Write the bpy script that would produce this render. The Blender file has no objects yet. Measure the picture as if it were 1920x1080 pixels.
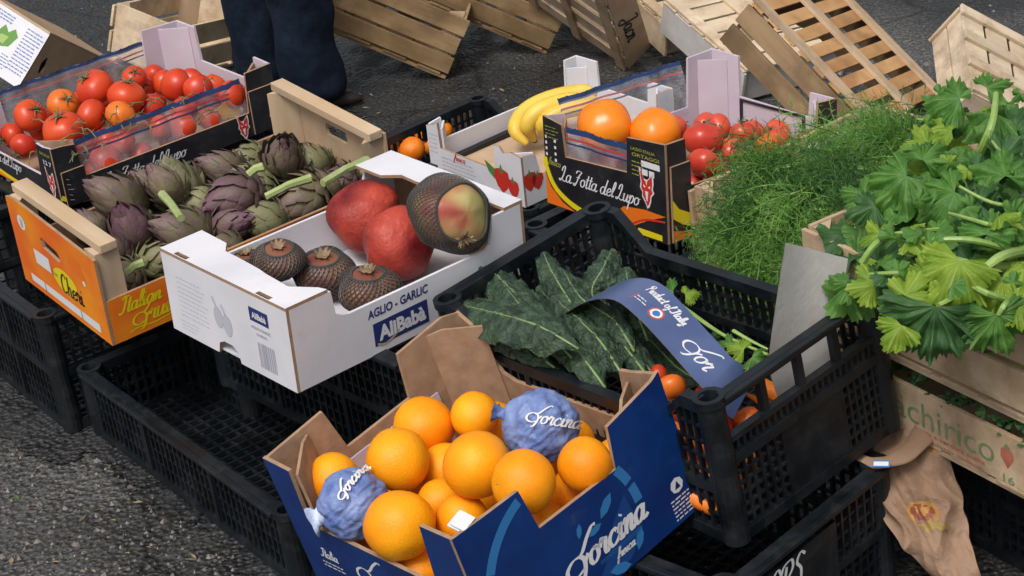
import bpy, math, random
from mathutils import Vector, Matrix, noise
from mathutils.geometry import tessellate_polygon
random.seed(4)
R = math.radians
S = 0.01            # everything below is written in centimetres
GZ = 3.0            # the ground's height in those numbers
scn = bpy.context.scene
COL = scn.collection

# ------------------------------------------------------------------ camera
FPX, PITCH, ROLL, CAMH = 3904.35, 0.447614, 0.147959, 165.0
cd = bpy.data.cameras.new('camera'); cam = bpy.data.objects.new('camera', cd); COL.objects.link(cam)
cd.lens = FPX / 1920 * 36; cd.sensor_width = 36; cd.clip_end = 500; cd.clip_start = 0.05
cam.matrix_world = (Matrix.Translation((0, 0, (CAMH - GZ) * S)) @ Matrix.Rotation(math.pi / 2 - PITCH, 4, 'X') @ Matrix.Rotation(-ROLL, 4, 'Z'))
scn.camera = cam

# ------------------------------------------------------------------ sky, sun, exposure
SUN_EL, SUN_AZ = R(58), R(205)
w = bpy.data.worlds.new('World'); scn.world = w; w.use_nodes = True
nt = w.node_tree; bg = nt.nodes['Background']
sky = nt.nodes.new('ShaderNodeTexSky'); sky.sky_type = 'NISHITA'; sky.sun_disc = False
sky.sun_elevation = SUN_EL; sky.sun_rotation = SUN_AZ; sky.air_density = 1.0; sky.dust_density = 6.0; sky.ozone_density = 1.0
hs = nt.nodes.new('ShaderNodeHueSaturation'); hs.inputs['Saturation'].default_value = 0.30
nt.links.new(sky.outputs[0], hs.inputs['Color']); nt.links.new(hs.outputs[0], bg.inputs[0])
bg.inputs[1].default_value = 0.095
sl = bpy.data.lights.new('sun', 'SUN'); sl.energy = 1.35; sl.angle = R(20); sl.color = (1, 0.96, 0.9)
so = bpy.data.objects.new('sun', sl); COL.objects.link(so)
so.rotation_euler = (math.pi / 2 - SUN_EL, 0, math.pi - SUN_AZ)
scn.view_settings.view_transform = 'Standard'; scn.view_settings.look = 'None'
scn.view_settings.exposure = 0.42; scn.view_settings.gamma = 1
scn.render.engine = 'CYCLES'
scn.cycles.transparent_max_bounces = 16

# ------------------------------------------------------------------ helpers
def ray(u, v):
    u0 = u - 960; v0 = 540 - v; c, s = math.cos(ROLL), math.sin(ROLL)
    a = c * u0 + s * v0; b = -s * u0 + c * v0
    st, ct = math.sin(PITCH), math.cos(PITCH)
    return Vector((a / FPX, ct + b / FPX * st, -st + b / FPX * ct))
def at(u, v, z):                       # a point of the place at height z (cm)
    d = ray(u, v); return Vector((0, 0, CAMH)) + d * ((z - CAMH) / d.z)
def W(p): return Vector((p[0] * S, p[1] * S, (p[2] - GZ) * S))

class MB:
    def __init__(s): s.v = []; s.f = []; s.m = []; s.attr = None
    def face(s, pts, mi=0):
        n = len(s.v); s.v += [Vector(p) for p in pts]; s.f.append(tuple(range(n, n + len(pts)))); s.m.append(mi)
    def add(s, vs, fs, mi=0):
        n = len(s.v); s.v += [Vector(p) for p in vs]
        for f in fs: s.f.append(tuple(i + n for i in f)); s.m.append(mi)
    def box(s, c, d, mi=0, M=None):
        x, y, z = d[0] / 2, d[1] / 2, d[2] / 2
        vs = [Vector((i * x, j * y, k * z)) for i in (-1, 1) for j in (-1, 1) for k in (-1, 1)]
        if M: vs = [M @ q for q in vs]
        s.add([q + Vector(c) for q in vs], [(0, 1, 3, 2), (4, 6, 7, 5), (0, 4, 5, 1), (2, 3, 7, 6), (0, 2, 6, 4), (1, 5, 7, 3)], mi)
    def bar(s, a, b, w, t, up=(0, 0, 1), mi=0):
        a, b = Vector(a), Vector(b); d = (b - a); L = d.length; d.normalize()
        n = Vector(up); x = d.cross(n); 
        if x.length < 1e-4: x = d.cross(Vector((1, 0, 0)))
        x.normalize(); y = x.cross(d)
        M = Matrix((x, d, y)).transposed()
        s.box((a + b) / 2, (w, L, t), mi, M)
    def tube(s, pts, rad, n=8, mi=0, cap=True, flat=1.0, up=None):
        pts = [Vector(p) for p in pts]; rings = []; N = len(pts)
        if not hasattr(rad, '__len__'): rad = [rad] * N
        px = None
        for i, p in enumerate(pts):
            t = (pts[min(i + 1, N - 1)] - pts[max(i - 1, 0)]).normalized()
            if px is None:
                px = t.cross(Vector(up) if up else Vector((0.3, 0.2, 1)));
                if px.length < 1e-3: px = t.cross(Vector((1, 0, 0)))
            px = (px - t * px.dot(t)).normalized(); py = t.cross(px)
            rings.append([p + (px * math.cos(2 * math.pi * k / n) + py * math.sin(2 * math.pi * k / n) * flat) * rad[i] for k in range(n)])
        vs = [q for r_ in rings for q in r_]; fs = []
        for i in range(N - 1):
            for k in range(n): fs.append((i * n + k, i * n + (k + 1) % n, (i + 1) * n + (k + 1) % n, (i + 1) * n + k))
        if cap: fs.append(tuple(range(n - 1, -1, -1))); fs.append(tuple((N - 1) * n + k for k in range(n)))
        s.add(vs, fs, mi)
    def build(s, name, mats, parent=None, origin=(0, 0, 0), smooth=False, mw=None, bevel=0):
        me = bpy.data.meshes.new(name); o_ = Vector(origin)
        me.from_pydata([(q - o_) * S for q in s.v], [], s.f)
        mats = mats if isinstance(mats, (list, tuple)) else [mats]
        for m_ in mats: me.materials.append(m_)
        for i, p in enumerate(me.polygons): p.material_index = s.m[i]; p.use_smooth = smooth
        if s.attr:
            a = me.attributes.new('tone', 'FLOAT', 'POINT')
            for i, x in enumerate(s.attr): a.data[i].value = x
        me.update()
        o = bpy.data.objects.new(name, me); COL.objects.link(o)
        if parent: o.parent = parent
        if mw is not None: o.matrix_world = mw
        elif parent is None: o.location = W(o_)
        if bevel:
            b = o.modifiers.new('b', 'BEVEL'); b.width = bevel * S; b.segments = 2; b.limit_method = 'ANGLE'
        return o

def tag(o, label=None, cat=None, group=None, kind=None):
    if label: o['label'] = label
    if cat: o['category'] = cat
    if group: o['group'] = group
    if kind: o['kind'] = kind
    return o
def empty(name, mw, label, cat, group=None):
    o = bpy.data.objects.new(name, None); COL.objects.link(o); o.empty_display_size = 0.05
    o.matrix_world = mw; return tag(o, label, cat, group)
def copy_tree(o, parent=None):
    c = o.copy(); COL.objects.link(c)
    if parent: c.parent = parent
    for ch in [q for q in bpy.data.objects if q.parent == o and q.name in COL.objects]: copy_tree(ch, c)
    return c
def pose(p):                                  # p = x,y,z,yaw,tilt x,tilt y,A,B,H
    return Matrix.Translation(W(p)) @ Matrix.Rotation(p[3], 4, 'Z') @ Matrix.Rotation(p[4], 4, 'X') @ Matrix.Rotation(p[5], 4, 'Y')
def posev(p):                                 # rotation vector version
    r = Vector(p[3:6]); return Matrix.Translation(W(p)) @ Matrix.Rotation(r.length, 4, r.normalized())
def inbox(M, q): return M @ (Vector(q) * S)

# ------------------------------------------------------------------ materials
def mat(name, c1, c2=None, sc=20, rough=0.6, bump=0.0, bsc=None, spec=0.5, detail=4, stretch=None, sub=0, attr=None, c3=None, coat=0, lo=.35, hi=.65, sheen=0):
    m = bpy.data.materials.new(name); m.use_nodes = True; t = m.node_tree; N = t.nodes; Lk = t.links
    b = N['Principled BSDF']; b.inputs['Roughness'].default_value = rough
    b.inputs['Specular IOR Level'].default_value = spec
    if coat: b.inputs['Coat Weight'].default_value = coat; b.inputs['Coat Roughness'].default_value = .15
    if sub: b.inputs['Subsurface Weight'].default_value = sub; b.inputs['Subsurface Radius'].default_value = (.01, .004, .002)
    tc = N.new('ShaderNodeTexCoord'); mp = N.new('ShaderNodeMapping'); Lk.new(tc.outputs['Object'], mp.inputs[0])
    oi = N.new('ShaderNodeObjectInfo'); ml = N.new('ShaderNodeMath'); ml.operation = 'MULTIPLY'; ml.inputs[1].default_value = 13.7
    Lk.new(oi.outputs['Random'], ml.inputs[0])
    if stretch: mp.inputs['Scale'].default_value = stretch
    def nz(scale, det):
        n = N.new('ShaderNodeTexNoise'); n.noise_dimensions = '4D'; n.inputs['Scale'].default_value = scale; n.inputs['Detail'].default_value = det
        Lk.new(mp.outputs[0], n.inputs['Vector']); Lk.new(ml.outputs[0], n.inputs['W']); return n
    col = None
    if c2:
        n = nz(sc, detail); cr = N.new('ShaderNodeValToRGB'); Lk.new(n.outputs[0], cr.inputs[0])
        cr.color_ramp.elements[0].position = lo; cr.color_ramp.elements[1].position = hi
        cr.color_ramp.elements[0].color = (*c1, 1); cr.color_ramp.elements[1].color = (*c2, 1); col = cr.outputs[0]
    if c3 is not None:
        a = N.new('ShaderNodeAttribute'); a.attribute_name = attr or 'tone'
        mx = N.new('ShaderNodeMix'); mx.data_type = 'RGBA'; Lk.new(a.outputs['Fac'], mx.inputs[0])
        if col: Lk.new(col, mx.inputs[6])
        else: mx.inputs[6].default_value = (*c1, 1)
        mx.inputs[7].default_value = (*c3, 1); col = mx.outputs[2]
    if col: Lk.new(col, b.inputs['Base Color'])
    else: b.inputs['Base Color'].default_value = (*c1, 1)
    if bump:
        n = nz(bsc or sc * 4, 5); bp = N.new('ShaderNodeBump'); bp.inputs['Strength'].default_value = bump; bp.inputs['Distance'].default_value = .004
        Lk.new(n.outputs[0], bp.inputs['Height']); Lk.new(bp.outputs[0], b.inputs['Normal'])
    return m
def woodmat(name, c1, c2, c3, axis=1):
    m = mat(name, tuple(x * .66 for x in c1), c2, 22, .7, .35, 60, .25, stretch=[(1, .08, 1), (.08, 1, 1), (1, 1, .08)][0 if axis == 1 else (1 if axis == 0 else 2)], lo=.3, hi=.7)
    t = m.node_tree; N = t.nodes; Lk = t.links; b = N['Principled BSDF']
    src = b.inputs['Base Color'].links[0].from_socket
    tc = N.new('ShaderNodeTexCoord'); n = N.new('ShaderNodeTexNoise'); n.inputs['Scale'].default_value = 9; n.inputs['Detail'].default_value = 6
    Lk.new(tc.outputs['Object'], n.inputs['Vector'])
    cr = N.new('ShaderNodeValToRGB'); cr.color_ramp.elements[0].position = .45; cr.color_ramp.elements[1].position = .72
    Lk.new(n.outputs[0], cr.inputs[0]); mx = N.new('ShaderNodeMix'); mx.data_type = 'RGBA'
    Lk.new(cr.outputs[0], mx.inputs[0]); Lk.new(src, mx.inputs[6]); mx.inputs[7].default_value = (*c3, 1); Lk.new(mx.outputs[2], b.inputs['Base Color'])
    return m
def dusty(m, c, lo=.56, hi=.72, sc=26, amt=.5):
    t = m.node_tree; N = t.nodes; L = t.links; b = N['Principled BSDF']; src = b.inputs['Base Color'].links[0].from_socket
    tc = N.new('ShaderNodeTexCoord'); n = N.new('ShaderNodeTexNoise'); n.inputs['Scale'].default_value = sc; n.inputs['Detail'].default_value = 9; n.inputs['Roughness'].default_value = .7
    L.new(tc.outputs['Object'], n.inputs['Vector']); r_ = N.new('ShaderNodeMapRange'); r_.inputs[1].default_value = lo; r_.inputs[2].default_value = hi; r_.inputs[4].default_value = amt
    L.new(n.outputs[0], r_.inputs[0]); mx = N.new('ShaderNodeMix'); mx.data_type = 'RGBA'; L.new(r_.outputs[0], mx.inputs[0]); L.new(src, mx.inputs[6]); mx.inputs[7].default_value = (*c, 1); L.new(mx.outputs[2], b.inputs['Base Color'])
    rg = N.new('ShaderNodeMapRange'); rg.inputs[3].default_value = b.inputs['Roughness'].default_value; rg.inputs[4].default_value = .8; rg.inputs[1].default_value = lo - .1; rg.inputs[2].default_value = hi; L.new(n.outputs[0], rg.inputs[0]); L.new(rg.outputs[0], b.inputs['Roughness'])
def translucent(m, c, f=.3):
    t = m.node_tree; N = t.nodes; L = t.links; b = N['Principled BSDF']; tr = N.new('ShaderNodeBsdfTranslucent'); tr.inputs[0].default_value = (*c, 1)
    mx = N.new('ShaderNodeMixShader'); mx.inputs[0].default_value = f; L.new(b.outputs[0], mx.inputs[1]); L.new(tr.outputs[0], mx.inputs[2]); L.new(mx.outputs[0], N['Material Output'].inputs[0])
M = {}
M['white_card'] = mat('white_card', (.60, .60, .645), (.70, .69, .735), 9, .55, .08, 120, .3)
M['kraft'] = mat('kraft', (.30, .185, .115), (.38, .245, .155), 60, .85, .15, 150, .15)
M['kraft_light'] = mat('kraft_light', (.44, .31, .20), (.52, .37, .25), 25, .85, .15, 150, .15)
M['black_card'] = mat('black_card', (.010, .011, .014), (.022, .022, .026), 20, .35, .08, 90, .5)
M['blue_card'] = mat('blue_card', (.003, .022, .125), (.004, .038, .19), 12, .38, .05, 60, .45)
M['lining'] = mat('lining', (.50, .43, .50), (.58, .50, .57), 12, .6, .05, 90, .3)
M['orange_card'] = mat('orange_card', (.72, .13, .015), (.80, .30, .01), 9, .5, .1, 60, .4)
M['grey_card'] = mat('grey_card', (.50, .48, .465), (.57, .55, .535), 30, .8, .15, 150, .2)
M['wood'] = woodmat('pale_wood', (.56, .40, .26), (.64, .49, .33), (.48, .33, .20))
M['wood_x'] = woodmat('pale_wood_across', (.56, .40, .26), (.64, .49, .33), (.48, .33, .20), 0)
M['wood_z'] = woodmat('pale_wood_upright', (.50, .36, .23), (.58, .44, .30), (.43, .30, .18), 2)
M['wood_old'] = woodmat('weathered_wood', (.24, .15, .075), (.37, .25, .14), (.12, .075, .04))
M['wood_old_x'] = woodmat('weathered_wood_across', (.32, .205, .10), (.47, .32, .17), (.18, .11, .05), 0)
M['wood_tan'] = woodmat('orange_wood', (.58, .30, .12), (.74, .46, .22), (.38, .18, .07), 0)
M['wood_light'] = woodmat('light_wood', (.68, .54, .38), (.76, .62, .45), (.58, .43, .28), 0)
M['wood_light_y'] = woodmat('light_wood_long', (.62, .47, .31), (.70, .55, .39), (.52, .37, .24), 1)
M['plastic'] = mat('black_plastic', (.003, .0045, .006), (.008, .011, .015), 18, .33, .2, 70, .5)
dusty(M['plastic'], (.045, .05, .055), .5, .78, 22, .28)
dusty(M['white_card'], (.42, .38, .34), .60, .80, 7, .5); dusty(M['blue_card'], (.10, .12, .2), .62, .8, 30, .25); dusty(M['black_card'], (.09, .085, .08), .58, .8, 40, .4)
DUST = []
M['white_ink'] = mat('white_ink', (.66, .66, .68), rough=.6)
M['navy_ink'] = mat('navy_ink', (.018, .03, .14), rough=.5)
M['grey_ink'] = mat('grey_ink', (.36, .36, .42), rough=.6)
M['pale_ink'] = mat('pale_ink', (.46, .46, .52), rough=.6)
M['yellow_ink'] = mat('yellow_ink', (.72, .58, .01), rough=.45)
M['orange_ink'] = mat('orange_ink', (.75, .16, .01), rough=.45)
M['red_ink'] = mat('red_ink', (.55, .03, .02), rough=.5)
M['green_ink'] = mat('green_ink', (.08, .22, .05), rough=.5)
M['sky_ink'] = mat('sky_ink', (.03, .17, .42), rough=.4)
M['sky_ink2'] = mat('sky_ink_deep', (.008, .05, .20), rough=.4)
M['olive_ink'] = mat('olive_ink', (.28, .28, .05), rough=.5)
M['black_ink'] = mat('black_ink', (.01, .01, .01), rough=.6)
M['orange'] = mat('orange_skin', (.86, .25, .003), (.96, .40, .006), 11, .42, .25, 600, .32, sub=.05)
M['persimmon'] = mat('persimmon_skin', (.80, .20, .008), (.88, .27, .012), 16, .3, .05, 200, .5, sub=.08)
M['mandarin'] = mat('mandarin_skin', (.80, .17, .008), (.88, .25, .01), 22, .35, .3, 500, .45)
M['tomato'] = mat('tomato_skin', (.44, .020, .012), (.66, .075, .016), 9, .33, .04, 80, .4, sub=.05)
M['tomato_pale'] = mat('tomato_skin_orange', (.70, .11, .014), (.74, .17, .02), 14, .33, .04, 80, .4, sub=.05)
M['tomato_pink'] = mat('tomato_skin_pink', (.50, .04, .025), (.62, .09, .04), 14, .28, .03, 80, .5, sub=.08)
M['pome'] = mat('pomegranate_skin', (.11, .005, .010), (.44, .055, .035), 13, .45, .6, 120, .3, detail=13, lo=.34, hi=.62); dusty(M['pome'], (.34, .16, .09), .58, .74, 45, .5)
M['pome_dull'] = mat('netted_fruit_skin', (.16, .035, .028), (.26, .12, .06), 20, .5, .25, 130, .4, detail=7)
M['pome_green'] = mat('netted_fruit_green', (.34, .055, .045), (.42, .36, .14), 11, .45, .15, 130, .4, detail=3, lo=.42, hi=.6)
M['net'] = mat('black_net', (.055, .055, .052), rough=.5)
M['dry'] = mat('dry_crown', (.13, .08, .045), (.34, .24, .14), 60, .8, .3)
M['stalk'] = mat('green_stalk', (.16, .19, .06), (.26, .27, .10), 60, .6, .2)
M['calyx'] = mat('tomato_calyx', (.10, .115, .04), (.20, .18, .09), 60, .7, .2)
M['arti'] = mat('artichoke_bract', (.12, .12, .052), (.22, .205, .095), 11, .55, .3, 200, .35, c3=(.155, .085, .105))
M['arti_stem'] = mat('artichoke_stem', (.27, .33, .12), (.36, .42, .18), 40, .6, .3, 120)
M['kale'] = mat('kale_leaf', (.012, .034, .018), (.050, .092, .050), 45, .5, 1.0, 260, .5, detail=6, c3=(.17, .26, .12))
M['kale_rib'] = mat('kale_rib', (.16, .25, .08), (.24, .34, .14), 30, .5, .2)
M['celery'] = mat('celery_leaf', (.045, .145, .022), (.085, .225, .035), 25, .6, .3, 120, .45, c3=(.17, .29, .07))
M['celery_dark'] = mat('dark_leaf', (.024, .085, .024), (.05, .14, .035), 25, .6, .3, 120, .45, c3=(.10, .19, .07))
M['celery_yellow'] = mat('yellow_leaf', (.14, .26, .022), (.22, .34, .03), 25, .6, .3, 120, .35, c3=(.36, .42, .09))
M['celery_stalk'] = mat('celery_stalk', (.20, .33, .07), (.30, .43, .13), 30, .4, .15)
M['dill'] = mat('dill_frond', (.07, .19, .03), (.15, .32, .06), 30, .6, 0)
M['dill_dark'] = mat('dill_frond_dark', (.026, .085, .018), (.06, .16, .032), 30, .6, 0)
M['banana'] = mat('banana_skin', (.70, .46, .05), (.78, .55, .09), 18, .45, .1, 60)
M['jeans'] = mat('dark_jeans', (.005, .010, .021), (.009, .017, .033), 60, .9, .4, 400, .15)
M['shoe'] = mat('brown_shoe', (.022, .015, .013), rough=.7)
M['jacket'] = mat('dark_jacket', (.02, .022, .026), (.03, .032, .036), 40, .85, .3)
M['skin'] = mat('skin', (.45, .26, .18), rough=.5)
M['hair'] = mat('hair', (.03, .02, .015), rough=.6)
M['paper_blue'] = mat('blue_tissue', (.085, .14, .36), (.20, .27, .50), 40, .5, .6, 110, .4, detail=8)
M['paper_pale'] = mat('pale_tissue', (.35, .45, .70), (.60, .66, .80), 30, .5, .3, 160, .4)
M['band'] = mat('blue_band', (.06, .09, .20), (.09, .125, .26), 14, .35, .05, 60, .5)
M['bag'] = mat('paper_bag', (.25, .155, .10), (.34, .22, .15), 14, .75, .3, 60, .2)

for k_, c_ in (('celery', (.17, .40, .04)), ('celery_dark', (.08, .24, .04)), ('celery_yellow', (.38, .55, .05)), ('dill', (.18, .42, .05)), ('dill_dark', (.12, .3, .04)), ('kale', (.05, .12, .05))): translucent(M[k_], c_, .3 if k_ != 'kale' else .12)
def asphalt():
    m = bpy.data.materials.new('wet_asphalt'); m.use_nodes = True; t = m.node_tree; N = t.nodes; L = t.links; b = N['Principled BSDF']
    tc = N.new('ShaderNodeTexCoord')
    def nz(s, d=5, ty='ShaderNodeTexNoise'):
        n = N.new(ty); n.inputs['Scale'].default_value = s
        if ty.endswith('Noise'): n.inputs['Detail'].default_value = d
        L.new(tc.outputs['Object'], n.inputs['Vector']); return n
    big = nz(1.3, 3); mid = nz(14, 6); fine = nz(160, 4); vo = nz(95, ty='ShaderNodeTexVoronoi')
    cr = N.new('ShaderNodeValToRGB'); L.new(big.outputs[0], cr.inputs[0])
    cr.color_ramp.elements[0].position = .42; cr.color_ramp.elements[1].position = .58
    cr.color_ramp.elements[0].color = (.026, .026, .026, 1); cr.color_ramp.elements[1].color = (.090, .088, .086, 1)
    cr2 = N.new('ShaderNodeValToRGB'); L.new(fine.outputs[0], cr2.inputs[0])
    cr2.color_ramp.elements[0].position = .35; cr2.color_ramp.elements[1].position = .7
    cr2.color_ramp.elements[0].color = (.35, .35, .35, 1); cr2.color_ramp.elements[1].color = (1.7, 1.7, 1.7, 1)
    mx = N.new('ShaderNodeMix'); mx.data_type = 'RGBA'; mx.blend_type = 'MULTIPLY'; mx.inputs[0].default_value = 1
    L.new(cr.outputs[0], mx.inputs[6]); L.new(cr2.outputs[0], mx.inputs[7]); L.new(mx.outputs[2], b.inputs['Base Color'])
    rr = N.new('ShaderNodeMapRange'); rr.inputs[1].default_value = .4; rr.inputs[2].default_value = .62; rr.inputs[3].default_value = .32; rr.inputs[4].default_value = .75
    L.new(mid.outputs[0], rr.inputs[0]); L.new(rr.outputs[0], b.inputs['Roughness'])
    st = N.new('ShaderNodeTexVoronoi'); st.inputs['Scale'].default_value = 210; L.new(tc.outputs['Object'], st.inputs['Vector'])
    sr = N.new('ShaderNodeMapRange'); sr.inputs[1].default_value = .25; sr.inputs[2].default_value = .9; sr.inputs[3].default_value = .7; sr.inputs[4].default_value = 1.35
    sx = N.new('ShaderNodeSeparateColor'); L.new(st.outputs['Color'], sx.inputs[0]); L.new(sx.outputs[0], sr.inputs[0])
    m2 = N.new('ShaderNodeMix'); m2.data_type = 'RGBA'; m2.blend_type = 'MULTIPLY'; m2.inputs[0].default_value = 1; L.new(mx.outputs[2], m2.inputs[6]); L.new(sr.outputs[0], m2.inputs[7])
    wn = nz(3, 4); wm = N.new('ShaderNodeVectorMath'); wm.operation = 'MULTIPLY_ADD'; wm.inputs[1].default_value = (.3, .3, .3); L.new(wn.outputs['Color'], wm.inputs[0]); L.new(tc.outputs['Object'], wm.inputs[2])
    ck = N.new('ShaderNodeTexVoronoi'); ck.feature = 'DISTANCE_TO_EDGE'; ck.inputs['Scale'].default_value = 2.6; L.new(wm.outputs[0], ck.inputs['Vector'])
    cm = N.new('ShaderNodeMapRange'); cm.inputs[1].default_value = .0; cm.inputs[2].default_value = .022; cm.inputs[3].default_value = .25; L.new(ck.outputs['Distance'], cm.inputs[0])
    m3 = N.new('ShaderNodeMix'); m3.data_type = 'RGBA'; m3.blend_type = 'MULTIPLY'; m3.inputs[0].default_value = 1; L.new(m2.outputs[2], m3.inputs[6]); L.new(cm.outputs[0], m3.inputs[7]); L.new(m3.outputs[2], b.inputs['Base Color'])
    ad = N.new('ShaderNodeMath'); L.new(mid.outputs[0], ad.inputs[0]); L.new(vo.outputs[0], ad.inputs[1])
    bp = N.new('ShaderNodeBump'); bp.inputs['Strength'].default_value = .9; bp.inputs['Distance'].default_value = .008
    L.new(ad.outputs[0], bp.inputs['Height']); L.new(bp.outputs[0], b.inputs['Normal'])
    return m
for k_, a_ in (('wood_light', .45), ('wood_old', .5), ('wood_old_x', .5), ('wood_tan', .4), ('wood', .35), ('wood_light_y', .4), ('kraft', .15), ('grey_card', .2)): DUST.append((k_, a_))
def wet():  # copy of the ground's asphalt with a darker colour ramp
    m = M['asphalt'].copy(); m.name = 'dark_asphalt'
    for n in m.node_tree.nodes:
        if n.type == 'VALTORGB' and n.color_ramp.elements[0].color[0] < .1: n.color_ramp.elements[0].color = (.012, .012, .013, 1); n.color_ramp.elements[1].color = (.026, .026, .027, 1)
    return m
def film():
    m = bpy.data.materials.new('clear_film'); m.use_nodes = True; t = m.node_tree; N = t.nodes; L = t.links
    b = N['Principled BSDF']; b.inputs['Base Color'].default_value = (.75, .77, .85, 1); b.inputs['Roughness'].default_value = .15
    tr = N.new('ShaderNodeBsdfTransparent'); tr.inputs[0].default_value = (.95, .95, .97, 1)
    mx = N.new('ShaderNodeMixShader'); tc = N.new('ShaderNodeTexCoord'); n = N.new('ShaderNodeTexNoise'); n.inputs['Scale'].default_value = 30
    L.new(tc.outputs['Object'], n.inputs['Vector']); mr = N.new('ShaderNodeMapRange'); mr.inputs[3].default_value = .05; mr.inputs[4].default_value = .26
    mr.inputs[1].default_value = .3; mr.inputs[2].default_value = .7
    L.new(n.outputs[0], mr.inputs[0]); L.new(mr.outputs[0], mx.inputs[0])
    L.new(tr.outputs[0], mx.inputs[1]); L.new(b.outputs[0], mx.inputs[2]); L.new(mx.outputs[0], N['Material Output'].inputs[0])
    bp = N.new('ShaderNodeBump'); bp.inputs['Strength'].default_value = .5; L.new(n.outputs[0], bp.inputs['Height']); L.new(bp.outputs[0], b.inputs['Normal'])
    return m
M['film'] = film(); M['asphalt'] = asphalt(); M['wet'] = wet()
for k_, a_ in DUST: dusty(M[k_], (.16, .10, .055) if 'wood' in k_ else (.2, .17, .15), .47, .68, 16, a_ * 1.25)
M['film_blue'] = mat('film_border', (.02, .045, .13), rough=.35); M['film_red'] = mat('film_stripe', (.42, .05, .06), rough=.4)

# ------------------------------------------------------------------ wall frames, panels, prints
def frame(A, B, side, H=0):
    a, b = A / 2, B / 2
    return {'y-': (Vector((-a, -b, 0)), Vector((1, 0, 0)), Vector((0, 0, 1)), Vector((0, -1, 0))),
            'y+': (Vector((-a, b, 0)), Vector((1, 0, 0)), Vector((0, 0, 1)), Vector((0, 1, 0))),
            'x+': (Vector((a, -b, 0)), Vector((0, 1, 0)), Vector((0, 0, 1)), Vector((1, 0, 0))),
            'x-': (Vector((-a, -b, 0)), Vector((0, 1, 0)), Vector((0, 0, 1)), Vector((-1, 0, 0))),
            'z+': (Vector((-a, -b, H)), Vector((1, 0, 0)), Vector((0, 1, 0)), Vector((0, 0, 1)))}[side]
def fr_in(fr, d):                      # the same frame moved inwards by d
    return (fr[0] - fr[3] * d, fr[1], fr[2], fr[3])
def panel(mb, fr, outline, t=.5, holes=(), mo=0, mi=1):
    O, u, v, n = fr; loops = [list(outline)] + [list(h) for h in holes]
    tris = tessellate_polygon([[Vector((p[0], p[1], 0)) for p in l] for l in loops])
    flat = [p for l in loops for p in l]
    P = lambda p, d: O + u * p[0] + v * p[1] - n * d
    a = [P(p, 0) for p in flat]; b = [P(p, t) for p in flat]
    mb.add(a, [tuple(x) for x in tris], mo); mb.add(b, [tuple(reversed(x)) for x in tris], mi)
    k = 0
    for l in loops:
        for i in range(len(l)):
            p, q = l[i], l[(i + 1) % len(l)]
            mb.face([P(p, 0), P(q, 0), P(q, t), P(p, t)], mi)
def poly(mb, fr, pts, lift=.05, mi=0):
    O, u, v, n = fr
    for x in tessellate_polygon([[Vector((p[0], p[1], 0)) for p in pts]]):
        mb.face([O + u * pts[i][0] + v * pts[i][1] + n * lift for i in x], mi)
def cr(pts, k=6):
    out = []
    for i in range(len(pts) - 1):
        p0, p1, p2, p3 = pts[max(i - 1, 0)], pts[i], pts[i + 1], pts[min(i + 2, len(pts) - 1)]
        for j in range(k):
            t = j / k
            out.append(tuple(.5 * (2 * p1[c] + (p2[c] - p0[c]) * t + (2 * p0[c] - 5 * p1[c] + 4 * p2[c] - p3[c]) * t * t + (3 * p1[c] - p0[c] - 3 * p2[c] + p3[c]) * t ** 3) for c in range(len(p1))))
    out.append(tuple(pts[-1])); return out
def stroke(mb, fr, pts, w, lift=.05, mi=0, fat=None):
    O, u, v, n = fr; L = []; Rr = []
    N = len(pts)
    for i, p in enumerate(pts):
        a, b = pts[max(i - 1, 0)], pts[min(i + 1, N - 1)]
        dx, dy = b[0] - a[0], b[1] - a[1]; l = math.hypot(dx, dy) or 1; dx /= l; dy /= l
        ww = w / 2 * ((.55 + fat * abs(dy)) if fat else 1)
        L.append((p[0] - dy * ww, p[1] + dx * ww)); Rr.append((p[0] + dy * ww, p[1] - dx * ww))
    P = lambda q: O + u * q[0] + v * q[1] + n * lift
    n0 = len(mb.v); mb.v += [P(q) for q in L] + [P(q) for q in Rr]
    for i in range(N - 1): mb.f.append((n0 + i, n0 + i + 1, n0 + N + i + 1, n0 + N + i)); mb.m.append(mi)
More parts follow.
